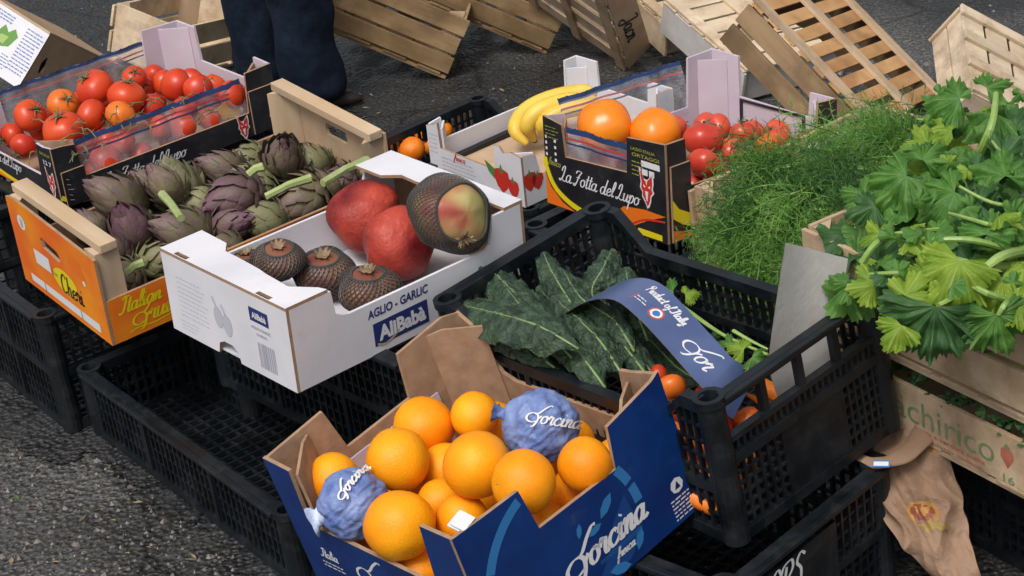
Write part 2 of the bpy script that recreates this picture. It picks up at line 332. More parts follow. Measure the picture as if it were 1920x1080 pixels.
G = {'a': ([[(.75, .75), (.45, 1), (.1, .7), (.1, .25), (.35, 0), (.65, .3), (.8, 1)], [(.8, 1), (.72, .25), (.88, 0), (1.15, .2)]], 1.05),
 'c': ([[(.75, .8), (.5, 1), (.15, .7), (.1, .3), (.4, 0), (.75, .12), (1, .35)]], .9),
 'd': ([[(.75, .75), (.45, 1), (.1, .7), (.1, .25), (.35, 0), (.65, .3), (.98, 2)], [(.98, 2), (.78, .3), (.92, 0), (1.2, .2)]], 1.1),
 'e': ([[(.1, .4), (.6, .6), (.68, .85), (.42, 1), (.12, .65), (.15, .2), (.45, 0), (.9, .3)]], .85),
 'f': ([[(0, .1), (.5, 1.2), (.7, 1.9), (.5, 1.95), (.33, 1), (.2, -.6), (.05, -.7), (.2, -.1), (.6, .3)]], .65),
 'h': ([[(.3, 2), (.15, 0)], [(.15, .3), (.45, .98), (.7, .8), (.62, .2), (.78, 0), (1, .15)]], .95),
 'i': ([[(0, .5), (.2, 1), (.15, .2), (.3, 0), (.55, .2)], [(.24, 1.42), (.3, 1.52)]], .52),
 'l': ([[(0, .2), (.42, 1.3), (.45, 1.95), (.25, 1.9), (.12, .8), (.22, .05), (.5, .2)]], .5),
 'n': ([[(0, .7), (.18, 1), (.13, 0)], [(.15, .4), (.45, 1), (.66, .8), (.6, .2), (.75, 0), (1, .2)]], .95),
 'm': ([[(0, .7), (.18, 1), (.13, 0)], [(.15, .4), (.4, 1), (.55, .8), (.5, 0)], [(.5, .4), (.78, 1), (.95, .8), (.9, .15), (1.1, 0), (1.3, .2)]], 1.25),
 'o': ([[(.5, 1), (.15, .8), (.1, .3), (.4, 0), (.75, .3), (.7, .8), (.5, 1), (.6, .85), (1, .9)]], .92),
 'p': ([[(0, .6), (.22, 1), (.08, -.9)], [(.13, .2), (.42, 1), (.75, .8), (.66, .2), (.35, 0), (.13, .2)]], .9),
 'r': ([[(0, .6), (.18, 1.1), (.22, .9), (.5, .95), (.44, .3), (.58, 0), (.8, .2)]], .75),
 's': ([[(0, .1), (.4, 1), (.3, .7), (.6, .3), (.4, 0), (.1, .1)]], .65),
 't': ([[(.35, 1.7), (.2, .3), (.35, 0), (.6, .2)], [(-.02, 1.15), (.6, 1.2)]], .55),
 'u': ([[(0, .8), (.15, 1), (.1, .3), (.3, 0), (.6, .3), (.75, 1)], [(.75, 1), (.7, .2), (.85, 0), (1.05, .2)]], 1),
 'y': ([[(0, .8), (.15, 1), (.1, .4), (.35, .15), (.7, 1)], [(.7, 1), (.5, -.6), (.2, -.8), (.3, -.4), (.9, .2)]], .85),
 'F': ([[(.35, .2), (-.35, .05), (-.95, .35), (-1.05, .85), (-.6, 1.2), (0, 1.15), (.4, .75), (.42, .1), (.2, -.45), (-.1, -.5)], [(-.1, 1.15), (.3, 1.3), (.75, 1.9), (1.25, 2.35), (1.55, 2.3)], [(.42, .5), (.75, .95)]], .85),
 'L': ([[(.05, 1.3), (.15, 1.85), (.5, 2), (.5, 1.2), (.3, .35), (0, 0), (-.15, .2), (.3, .25), (.7, 0), (1.05, .15)]], 1.0),
 'Z': ([[(0, 1.6), (.25, 1.95), (.95, 1.9)], [(.95, 1.9), (.55, 1.2), (.4, .5), (.1, -.1), (-.15, .15), (.3, .2)], [(.15, 1.05), (.85, 1.1)]], 1.0),
 'P': ([[(.35, 1.8), (.15, 0)], [(-.1, 1.4), (.1, 1.9), (.7, 2), (.85, 1.5), (.3, .95)]], .95),
 'I': ([[(0, 1.7), (.4, 2), (.95, 1.9)], [(.5, 1.95), (.35, .4), (0, 0), (-.25, .25)]], .75),
 'C': ([[(1, 1.6), (.65, 2), (.2, 1.5), (.1, .6), (.45, 0), (1, .3)]], 1.05),
 'S': ([[(.9, 1.75), (.5, 2), (.25, 1.6), (.65, 1.1), (.65, .3), (.3, 0), (-.05, .3)]], 1.0),
 'B': ([[(.2, 2), (.1, 0)], [(0, 1.9), (.6, 1.95), (.7, 1.3), (.2, 1.05), (.75, .8), (.65, .05), (0, 0)]], .95),
 'J': ([[(.1, 1.8), (.8, 2), (.7, 1.2), (.5, .2), (.1, -.4), (-.4, 0), (.2, .4), (.8, .4)]], .9),
 '3': ([[(0, 1.6), (.4, 2), (.7, 1.5), (.25, 1.1), (.75, .7), (.4, 0), (0, .3)]], .95), ' ': ([], .55)}
def script(mb, fr, text, u, v, h, w=.12, ang=0, slant=.3, lift=.05, mi=0, fat=1.1, flip=None):
    x = 0; ca, sa = math.cos(R(ang)), math.sin(R(ang)); k = h / 2
    for ch in text:
        strokes, adv = G[ch]
        for i, s_ in enumerate(strokes):
            pts = []
            for (a, b) in (cr(s_, 5) if len(s_) > 2 else s_):
                X = (x + a + slant * b) * k; Y = b * k
                pts.append((u + X * ca - Y * sa, v + X * sa + Y * ca))
            stroke(mb, fr, pts, w, lift + .002 * i, mi, fat)
        x += adv
    return x * k
def block(mb, fr, text, u, v, width, height, lift=.05, mi=0, shear=0, bold=.02, ang=0):
    c = bpy.data.curves.new('t', 'FONT'); c.body = text; c.shear = shear; c.offset = bold; c.resolution_u = 3
    o = bpy.data.objects.new('t', c); COL.objects.link(o); bpy.context.view_layer.update()
    me = bpy.data.meshes.new_from_object(o); xs = [q.co.x for q in me.vertices]; ys = [q.co.y for q in me.vertices]
    x0, x1, y0, y1 = min(xs), max(xs), min(ys), max(ys); ca, sa = math.cos(R(ang)), math.sin(R(ang))
    O, U, V, n = fr; vs = []
    for q in me.vertices:
        a = (q.co.x - x0) / (x1 - x0) * width; b = (q.co.y - y0) / (y1 - y0) * height
        vs.append(O + U * (u + a * ca - b * sa) + V * (v + a * sa + b * ca) + n * lift)
    mb.add(vs, [tuple(p.vertices) for p in me.polygons], mi)
    bpy.data.objects.remove(o); bpy.data.meshes.remove(me); bpy.data.curves.remove(c)
def lines(mb, fr, u, v, wd, n, gap=.5, h=.16, lift=.05, mi=0, rag=.3, seed=0):
    rr = random.Random(seed)
    for i in range(n):
        x = u; y = v - i * gap
        while x < u + wd * (1 - rag * rr.random()):
            l = rr.uniform(.3, 1.1); poly(mb, fr, [(x, y), (x + l, y), (x + l, y + h), (x, y + h)], lift, mi); x += l + .2
def disc(c, r_, n=20, sx=1): return [(c[0] + r_ * sx * math.cos(2 * math.pi * i / n), c[1] + r_ * math.sin(2 * math.pi * i / n)) for i in range(n)]
def rect(a, b, c, d): return [(a, b), (c, b), (c, d), (a, d)]
def fox(parent, fr, cu, cv, s_, name='fox_emblem'):
    o = [(-1.1, 2.5), (-.8, 2.2), (-.35, 1.2), (.15, 1.15), (.75, 1.75), (1.05, 1.95), (1.1, .9), (.95, .2), (1.15, -.2), (.7, -.7), (.6, -1.3), (.35, -1.9), (.05, -2.2), (-.3, -1.5), (-.75, -.9), (-.65, -.4), (-1.0, .1), (-.85, .8)]
    mb = MB(); poly(mb, fr, [(cu + x * s_ * 1.12, cv + y * s_ * 1.08) for x, y in o], .05, 0); poly(mb, fr, [(cu + x * s_ * .92, cv + y * s_ * .92) for x, y in o], .07, 1)
    for q in ([(-.55, .6), (-.1, .35), (-.4, .2)], [(.25, .35), (.7, .6), (.6, .2)], [(-.25, -.2), (.3, -.2), (.1, -1.4), (-.05, -1.4)], [(-.1, 1.1), (.2, 1.1), (.05, .5)]):
        poly(mb, fr, [(cu + x * s_, cv + y * s_) for x, y in q], .09, 0)
    return mb.build(name, [M['white_ink'], M['red_ink']], parent)
def floor_panel(mb, A, B, z=.3, mi=1): mb.box((0, 0, z), (A - 1.2, B - 1.2, .3), mi)

# ------------------------------------------------------------------ ground
g = MB(); N_ = 60
for i in range(N_ + 1):
    for j in range(N_ + 1): g.v.append(Vector((-3000 + 6000 * i / N_, -600 + 6000 * j / N_, GZ)))
for i in range(N_):
    for j in range(N_): g.f.append((i * (N_ + 1) + j, (i + 1) * (N_ + 1) + j, (i + 1) * (N_ + 1) + j + 1, i * (N_ + 1) + j + 1)); g.m.append(0)
tag(g.build('ground', M['asphalt'], origin=(0, 0, GZ)), kind='structure')

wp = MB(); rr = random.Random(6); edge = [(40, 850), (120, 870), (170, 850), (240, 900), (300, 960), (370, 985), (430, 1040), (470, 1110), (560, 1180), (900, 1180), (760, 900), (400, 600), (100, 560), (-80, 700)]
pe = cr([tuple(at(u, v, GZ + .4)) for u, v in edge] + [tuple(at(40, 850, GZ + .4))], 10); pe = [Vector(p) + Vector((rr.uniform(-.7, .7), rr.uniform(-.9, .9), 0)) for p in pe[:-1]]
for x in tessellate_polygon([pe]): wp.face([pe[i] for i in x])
tag(wp.build('dark_patch', M['wet'], origin=(-40, 280, GZ + .4)), kind='structure')  # sheet of darker asphalt just above the ground, along and under the crates
rr = random.Random(77)
db = MB(); lf = MB()
for i in range(900):
    u, v = (rr.uniform(0, 560), rr.uniform(720, 1080)) if i % 3 else (rr.uniform(100, 1900), rr.uniform(0, 260))
    c = at(u, v, GZ + .12); r_ = rr.uniform(.12, .55) * (1 if rr.random() < .9 else 1.8); a = rr.uniform(0, 6)
    n0 = len(db.v); k = 6
    db.v += [c + Vector((math.cos(a + q) * r_ * rr.uniform(.6, 1.1), math.sin(a + q) * r_ * rr.uniform(.6, 1.1), -.1)) for q in [j * 1.047 for j in range(k)]] + [c + Vector((rr.uniform(-.1, .1), rr.uniform(-.1, .1), r_ * .6))]
    for j in range(k): db.f.append((n0 + j, n0 + (j + 1) % k, n0 + k)); db.m.append(rr.choice([0, 0, 1]))
tag(db.build('gravel', [mat('grit', (.10, .095, .09), (.2, .19, .18), 90), mat('grit_dark', (.03, .03, .03), (.06, .055, .05), 90)], origin=(0, 300, GZ)), 'loose grit and small stones scattered on the wet asphalt', 'gravel', kind='stuff')
for i in range(90):
    u, v = (rr.uniform(0, 560), rr.uniform(780, 1080)) if i % 2 else (rr.uniform(600, 1150), rr.uniform(60, 220))
    c = at(u, v, GZ + .15); a = rr.uniform(0, 6.3); L_ = rr.uniform(.5, 2.2); w_ = L_ * rr.uniform(.15, .5); x = Vector((math.cos(a), math.sin(a), .1)); y = Vector((-math.sin(a), math.cos(a), .25))
    lf.face([c - x * L_ / 2, c + y * w_ / 2, c + x * L_ / 2, c - y * w_ / 2 + Vector((0, 0, .2))], rr.choice([0, 1, 1, 2]))
tag(lf.build('litter', [mat('leaf_scrap', (.06, .12, .03), rough=.7), mat('straw_scrap', (.22, .18, .10), rough=.8), mat('dry_scrap', (.12, .08, .05), rough=.8)], origin=(0, 300, GZ)), 'bits of leaf, straw and dry scraps lying on the asphalt', 'litter', kind='stuff')
# ------------------------------------------------------------------ black plastic crates
def lattice(mb, fr, u0, u1, v0, v1, nu, nv, bw=.35, t=.9):
    O, u, v, n = fr
    def slab(a, b, c, d, th, off):
        P = lambda p, q: O + u * p + v * q - n * off
        x = [P(a, b), P(c, b), P(c, d), P(a, d)]; y = [q - n * th for q in x]
        mb.add(x + y, [(0, 1, 2, 3), (7, 6, 5, 4), (0, 4, 5, 1), (1, 5, 6, 2), (2, 6, 7, 3), (3, 7, 4, 0)])
    for i in range(nu + 1):
        c = u0 + (u1 - u0) * i / nu; slab(c - bw / 2, v0, c + bw / 2, v1, t, 0.0)
    for j in range(nv + 1):
        c = v0 + (v1 - v0) * j / nv; slab(u0, c - bw / 2, u1, c + bw / 2, t - .3, .15)
def slabp(mb, fr, pts, t, off=0): panel(mb, fr_in(fr, off), pts, t, (), 0, 0)
def plastic_crate(p, label, group='black plastic crates holding up the fruit boxes', dip=0, detail=False, cat='crate', sub=None):
    A, B, H = p[6:9]; root = empty('plastic_crate', pose(p), label, cat, group); m = M['plastic']
    for s_ in ('x+', 'x-', 'y+', 'y-'):
        w_ = MB(); fr = frame(A, B, s_); Lw = B if s_[0] == 'x' else A; e = 2.6
        d = dip if s_[0] == 'y' else 0; T = H - d
        slabp(w_, fr, rect(e, 0, Lw - e, 1.5), 1.1, .2)
        if detail and s_ == 'x+':
            k = 4
            for i in range(1, k): c = e + (Lw - 2 * e) * i / k; slabp(w_, fr, rect(c - .5, 14, c + .5, T - 1.6), 1.0, .25)
            slabp(w_, fr, rect(e, 11, Lw - e, 12.4), 1.2, .1); slabp(w_, fr, rect(e, 14.2, Lw - e, 15.0), 1.2, .1)
            lattice(w_, fr_in(fr, .3), e, Lw - e, 12.4, 14.2, 24, 1, .45, .8)
            slabp(w_, fr, rect(11, 1.5, 22, 11), .6, .35)
            lattice(w_, fr_in(fr, .3), e, 11, 1.5, 11, 6, 6, .4, .8); lattice(w_, fr_in(fr, .3), 22, Lw - e, 1.5, 11, 6, 6, .4, .8)
            slabp(w_, fr, rect(e, T - 1.6, Lw - e, T), 1.3, .1)
        else:
            nv = max(2, int((T - 3) / 1.9)); nu = int((Lw - 2 * e) / 1.6)
            lattice(w_, fr_in(fr, .35), e, Lw - e, 1.5, T - 1.6, nu, nv, .42, .7)
            if T > 12: slabp(w_, fr, rect(e, T * .5 - .7, Lw - e, T * .5 + .7), 1.1, .15)
            if not d: slabp(w_, fr, rect(e, T - 1.7, Lw - e, T), 1.5, .1)
            for c in ([Lw * .33, Lw * .66] if Lw > 40 else [Lw * .5]): slabp(w_, fr, rect(c - .5, 1.5, c + .5, T - 1.7), 1.0, .05)
        if d:
            slabp(w_, fr, [(2.2, H - 1.8), (5.5, H - 1.8), (11, T - 1.7), (Lw - 11, T - 1.7), (Lw - 5.5, H - 1.8), (Lw - 2.2, H - 1.8), (Lw - 2.2, H), (Lw - 5, H), (Lw - 10.5, T), (10.5, T), (5, H), (2.2, H)], 1.6, 0)
            for a in (2.6, Lw - 10):
                lattice(w_, fr_in(fr, .35), a if a < 5 else Lw - 6.5, a + 3.9 if a < 5 else Lw - 2.6, T - 1.6, H - 1.9, 3, 2, .4, .7)
        w_.build('side_wall', m, root, bevel=0)
        # lip round the rim
    o = .35
    for s_ in ('x+', 'x-'):
        rim = MB(); fr = frame(A, B, s_); z = H - .35; c = fr[0] + fr[1] * (B / 2) + fr[2] * z + fr[3] * o
        rim.box(c, (1.0, B - 4.4, .7)); rim.build('rim', m, root, bevel=.15)
    if not dip:
        for s_ in ('y+', 'y-'):
            rim = MB(); fr = frame(A, B, s_); c = fr[0] + fr[1] * (A / 2) + fr[2] * (H - .35) + fr[3] * o; rim.box(c, (A - 4.4, 1.0, .7)); rim.build('rim', m, root, bevel=.15)
    for sx in (-1, 1):
        for sy in (-1, 1):
            c = MB(); x, y = sx * (A / 2 - 1.5), sy * (B / 2 - 1.5); n = 16
            prof = [(1.75, 0), (1.75, H - 1), (2.05, H - .9), (2.05, H + .15), (1.3, H + .15), (1.2, H - 4), (0.02, H - 4)]
            vs = [(x + q * math.cos(2 * math.pi * k / n), y + q * math.sin(2 * math.pi * k / n), z) for q, z in prof for k in range(n)]
            fs = [(i * n + k, i * n + (k + 1) % n, (i + 1) * n + (k + 1) % n, (i + 1) * n + k) for i in range(len(prof) - 1) for k in range(n)]
            c.add(vs, fs); c.build('corner_post', m, root, smooth=False)
    b = MB(); fb = (Vector((-A / 2, -B / 2, 1.0)), Vector((1, 0, 0)), Vector((0, 1, 0)), Vector((0, 0, 1)))
    lattice(b, fb, 1.2, A - 1.2, 1.2, B - 1.2, int(A / 2.2), int(B / 2.2), .5, .8)
    b.build('base_grid', m, root)
    return root
def cratefrom(L, yaw, A, B, H):        # L = world position of the top corner L
    c = Vector(L) - Matrix.Rotation(R(yaw), 3, 'Z') @ Vector((-A / 2, -B / 2, H)); return (c.x, c.y, c.z, R(yaw), 0, 0, A, B, H)
def cratefromF(F, yaw, A, B, H):
    c = Vector(F) - Matrix.Rotation(R(yaw), 3, 'Z') @ Vector((A / 2, -B / 2, H)); return (c.x, c.y, c.z, R(yaw), 0, 0, A, B, H)
def cratefromR(F, yaw, A, B, H):
    c = Vector(F) - Matrix.Rotation(R(yaw), 3, 'Z') @ Vector((A / 2, B / 2, H)); return (c.x, c.y, c.z, R(yaw), 0, 0, A, B, H)
def cratefromB(F, yaw, A, B, H):
    c = Vector(F) - Matrix.Rotation(R(yaw), 3, 'Z') @ Vector((-A / 2, B / 2, H)); return (c.x, c.y, c.z, R(yaw), 0, 0, A, B, H)

P = {'garlic': (-23.045, 271.372, 35.989, -0.896, -0.023, 0.047, 29.444, 42.309, 12.306),
 'kale': (19.344, 246.209, 22.393, -0.926, 0.087, -0.03, 53.526, 31.583, 21.015),
 'forc': (-5.556, 226.817, 20.267, -0.901, 0.172, -0.075, 38.703, 34.769, 20.484),
 'cheri': (-48.335, 319.1, 27.077, -0.983, 0.018, 0.083, 30.336, 54.524, 15.662),
 'foxl': (-67.828, 374.31, 27.212, -0.949, -0.007, 0.028, 33.31, 46.963, 12.378),
 'foxr': (32.244, 318.452, 24.911, -0.937, -0.088, 0.001, 28.97, 39.041, 15.902),
 'straw': (12.114, 379.283, 10.136, -0.91, -0.018, 0.035, 27.498, 40.117, 10.619),
 'cel': (66.308, 238.423, 32.5, -1.065, 0, 0, 50.0, 34.0, 14.5),
 'chir': (66.808, 237.423, 21.6, -1.065, 0, 0, 50.0, 34.0, 10.8),
 'dill': (55.393, 297.375, 18.0, -0.942, 0, 0, 31.0, 42.0, 17.0)}
MX = {k: pose(v) for k, v in P.items()}

plastic_crate(P['kale'], 'black plastic crate holding dark kale leaves, blue card band and loose celery', dip=5, detail=True)
plastic_crate(cratefrom(at(144, 690, 15.5), -57.5, 67, 34, 12), 'long shallow empty black crate on the ground in the lower left')
plastic_crate(cratefromF(at(75, 600, 25), -58, 52, 30, 21.5), 'black crate at the left edge under the orange printed box of artichokes')
plastic_crate((-18.5, 281, 15.8, -.92, 0, 0, 54, 33, 19.8), 'black crate carrying the white garlic box')
sp = plastic_crate(cratefromR(at(1671, 862, 22.3), -46.5, 54, 35, 19), 'black crate with chalked white letters under the kale crate')
plastic_crate((78, 232, 3.1, -1.065, 0, 0, 52, 33, 18.2), 'black crate in the lower right corner under the wooden celery crates')
plastic_crate(cratefromB(at(897, 178, 13), -52, 21, 46, 10), 'black crate with peaked corners holding mandarins, behind the white banana box', dip=4)
plastic_crate((52, 297, 3.2, -.94, 0, 0, 30, 42, 14.4), 'black crate beneath the wooden dill crate, mostly hidden')
plastic_crate((30.5, 316.5, 3.2, -.94, 0, 0, 32, 44, 21), 'black crate under the right black fox box of persimmons and tomatoes')
plastic_crate((12.5, 379.5, 3.1, -.91, 0, 0, 30, 42, 6.6), 'flat black crate under the white strawberry printed box')
plastic_crate((-66, 372, 3.1, -.95, 0, 0, 36, 50, 23.6), 'black crate under the left black fox box of tomatoes')
plastic_crate((-42, 322, 3.1, -.98, 0, 0, 32, 30, 23), 'black crate under the far half of the artichoke box')
ft = frame(54, 35, 'x+'); tmb = MB()
slabp(tmb, ft, rect(4, 6, 22, 17), .5, -.25)
tmb.build('label_plate', M['plastic'], sp)
tl = MB(); script(tl, (ft[0] + ft[3] * .35, ft[1], ft[2], ft[3]), 'CPS', 6.5, 11.6, 5.2, .32, 0, .25, .05); tl.build('chalk_letters', M['white_ink'], sp)
# ------------------------------------------------------------------ white garlic box
def garlic_box():
    p = P['garlic']; A, B, H = p[6:9]; root = empty('cardboard_box', MX['garlic'], 'white cardboard garlic box with blue print holding pomegranates', 'box')
    ms = [M['white_card'], M['kraft']]
    w_ = MB(); panel(w_, frame(A, B, 'y-'), [(0, 0), (11.3, 0), (11.8, 1.7), (13, 2.3), (15, 2.3), (16.3, 1.5), (16.6, 0), (A, 0), (A, H), (0, H)], .5, ()); w_.build('front_end_wall', ms, root)
    w_ = MB(); panel(w_, frame(A, B, 'y+'), rect(0, 0, A, H), .5, ()); w_.build('far_end_wall', ms, root)
    side = [(.5, 0), (B - .5, 0), (B - .5, H), (36.8, H), (35.6, 8.2), (34.8, 7.7), (10, 7.9), (8.8, 8.2), (7.9, 8.6), (7.5, H), (.5, H)]
    for s_ in ('x+', 'x-'):
        w_ = MB(); fr = frame(A, B, s_); panel(w_, fr, side, .5, (), 0, 0)
        w_.build('long_wall', ms, root)
    f = MB(); O = frame(A, B, 'z+', H + .52)
    panel(f, O, [(0, 0), (A, 0), (A, 7), (28, 6.6), (24.5, 4.2), (19, 4.6), (17, 4.9), (12, 5.2), (8.5, 5.3), (6.5, 6.9), (0, 7.2)], .5, (rect(3.2, .15, 6.2, .9), rect(22.5, .15, 25.6, .9)), 0, 1)
    f.build('near_flange', ms, root)
    f = MB(); panel(f, O, [(0, B - 7), (6, B - 7), (8.5, B - 5), (12, B - 5.2), (20, B - 4.6), (24, B - 3.5), (A, B - 3.5), (A, B), (0, B)], .5, (), 0, 1); f.build('far_flange', ms, root)
    f = MB(); floor_panel(f, A, B); f.build('box_floor', [M['white_card'], M['white_card']], root)
    # slots in the near flange show kraft
    t = MB(); fr = frame(A, B, 'x+')
    poly(t, fr, rect(13.6, 1.2, 23.3, 4.7), .05, 0)
    block(t, fr, 'AGLIO - GARLIC', 12.9, 5.6, 10.8, 1.35, .05, 0, .1, .03, 0)
    block(t, fr, 'AliBab\u00e0', 14.4, 1.75, 8.4, 2.3, .08, 1, .0, .045, 0)
    stroke(t, fr, cr([(14, 1.5), (15.3, 1.1), (17, 1.6), (18, 2.2)]), .3, .09, 2)
    t.build('side_lettering', [M['navy_ink'], M['white_ink'], M['kraft_light']], root)
    t = MB(); fr = frame(A, B, 'y-')
    poly(t, fr, rect(20.6, 8.3, 24.9, 10.4), .05, 0); block(t, fr, 'AliBab\u00e0', 21.2, 8.8, 3.2, 1.0, .08, 1, 0, .03)
    block(t, fr, 'AGLIO-GARLIC', 20.6, 7.1, 4.5, .5, .05, 2); block(t, fr, 'GARLIC', 21.6, 6.2, 2.5, .45, .05, 2)
    lines(t, fr, 3.0, 9.2, 6.5, 9, .75, .13, .05, 3, .15, 3); lines(t, fr, 2.6, 2.2, 5, 3, .6, .12, .05, 3, .4, 5)
    for k, (cx, cy) in enumerate([(12.6, 6.0), (14.6, 5.3)]):
        poly(t, fr, disc((cx, cy), 1.7, 18, .62), .05 + .01 * k, 3); stroke(t, fr, [(cx - .2, cy + 1.5), (cx - .9, cy + 3)], .35, .06, 3)
    x = 21.6; rr = random.Random(2)
    while x < 25.4: ww = rr.choice([.1, .18, .26]); poly(t, fr, rect(x, 1.3, x + ww, 5.2), .05, 2); x += ww + rr.choice([.12, .2])
    t.build('end_print', [M['navy_ink'], M['white_ink'], M['grey_ink'], M['pale_ink']], root)
garlic_box()
# ------------------------------------------------------------------ blue orange box
def blue_box():
    p = P['forc']; A, B, H = p[6:9]; root = empty('cardboard_box', MX['forc'], 'blue cut-edge cardboard box with white script lettering full of oranges', 'box')
    ms = [M['blue_card'], M['kraft']]; t_ = .55
    w_ = MB(); panel(w_, frame(A, B, 'x+'), [(0, 0), (B, 0), (B, H + .1), (33.4, 20.0), (25.1, 18.9), (24.2, 13.2), (11.3, 13.8), (10.4, 20.0), (4.5, 20.3), (0, 20.6)], t_); w_.build('lettered_wall', ms, root)
    w_ = MB(); panel(w_, frame(A - .01, B, 'y-'), [(0, 0), (A - t_, 0), (A - t_, 20.5), (32.6, 20.5), (31.2, 12.2), (29.5, 10.8), (6, 11.2), (4.8, 12.2), (5.6, 20.0), (0, 20.4)], t_); w_.build('near_end_wall', ms, root)
    w_ = MB(); panel(w_, frame(A, B, 'x-'), [(t_, 0), (B - t_, 0), (B - t_, 20.6), (31.7, 21.5), (23.4, 21.0), (22.6, 14.4), (11.4, 14.2), (10.0, 20.9), (t_, 20.3)], t_); w_.build('back_long_wall', ms, root)
    w_ = MB(); panel(w_, frame(A, B, 'y+'), [(0, 0), (A - t_, 0), (A - t_, 20.4), (33.6, 19.4), (31.7, 19.2), (30.4, 12.5), (28, 10.8), (8, 11.2), (5.8, 12.0), (3.6, 15.5), (2.4, 19.0), (0, 20.6)], t_); w_.build('far_end_wall', ms, root)
    for sx, sy, hh in ((-1, 1, 20.9), (-1, -1, 20), (1, 1, 19.2)):         # folded corner reinforcements
        q = MB(); a = Vector((sx * (A / 2 - .6), sy * (B / 2 - 6.5), 0)); b = Vector((sx * (A / 2 - 5.5), sy * (B / 2 - .7), 0)); d = (b - a); L = d.length; d.normalize()
        q_n = d.cross(Vector((0, 0, 1)));
        panel(q, (a, d, Vector((0, 0, 1)), q_n), [(0, .6), (L, .6), (L, hh - 1.2), (L * .3, hh), (0, hh - .3)], .4, (), 1, 1); q.build('corner_fold', ms, root)
    f = MB(); floor_panel(f, A, B); f.build('box_floor', [M['kraft'], M['kraft']], root)
    f = MB(); panel(f, fr_in(frame(A, B, 'x-'), t_ + .05), [(10.5, 1), (B - 8, 1), (B - 8, 12.6), (10.5, 12.6)], .2, (), 0, 0); f.build('white_lining', [M['lining'], M['lining']], root)
    t = MB(); fr = frame(A, B, 'x+'); n = 30
    arc = lambda a0, a1: [(13.5 + 12.3 * math.cos(R(a)), 6.8 + 12.6 * math.sin(R(a))) for a in [a0 + (a1 - a0) * i / 14 for i in range(15)]]
    stroke(t, fr, arc(107, 150), 1.35, .05, 1); stroke(t, fr, arc(153, 215), 1.35, .05, 1); stroke(t, fr, arc(30.5, 17), 1.3, .05, 1); stroke(t, fr, arc(14, 2), 1.3, .05, 1)
    poly(t, fr, [(16, 1), (22, 1), (25, 3.5), (24, 9.5), (21, 7), (19, 3.8)], .04, 2)
    for a, b, sz, an in ((21.0, 10.0, 1.7, 40), (18.4, 8.2, 1.2, 10), (24.1, 2.6, 1.5, 60), (20, 1, 1.8, -20), (16.2, 9.6, 1.0, 70)):
        poly(t, fr, [(a + sz * math.cos(R(an + k)) * q_, b + sz * math.sin(R(an + k)) * q_) for k, q_ in ((0, 1), (45, .55), (135, .55), (180, 1), (225, .55), (315, .55))], .06, 1)
    script(t, fr, 'Forcina', 14.3, 4.3, 4.0, .40, 1.5, .30, .09, 0, 1.2)
    stroke(t, fr, [(17.5, 3.8), (25.0, 3.95)], .09, .09, 1); stroke(t, fr, [(17.5, 3.5), (25.0, 3.65)], .07, .09, 1)
    script(t, fr, 'fresca', 20.0, 2.4, 1.3, .16, 0, .4, .09, 0)
    poly(t, fr, disc((31.9, 5.2), 1.1, 8), .05, 0); poly(t, fr, [(31.4, 4.7), (32.4, 4.7), (32, 5.8)], .07, 3); lines(t, fr, 30.2, 3.4, 3.6, 6, .55, .2, .05, 0, .2, 9)
    t.build('blue_wall_print', [M['white_ink'], M['sky_ink'], M['sky_ink2'], M['blue_card']], root)
    t = MB(); fr = frame(A, B, 'y-'); script(t, fr, 'Forcina', 14.2, 4.8, 4.2, .3, 0, .3, .05, 0, 1.1)
    script(t, fr, 'Italia', 4.6, 6.0, 1.6, .16, 0, .35, .05, 0); lines(t, fr, 4.2, 5.0, 4.5, 2, .6, .2, .05, 0, .2, 4)
    poly(t, fr, [(2, .4), (12, .4), (9, 3.5), (5, 2.6)], .04, 1); poly(t, fr, [(12.8, 1.2), (22, 1.2), (19, 4.0)], .04, 1)
    t.build('end_wall_print', [M['white_ink'], M['sky_ink2']], root)
blue_box()
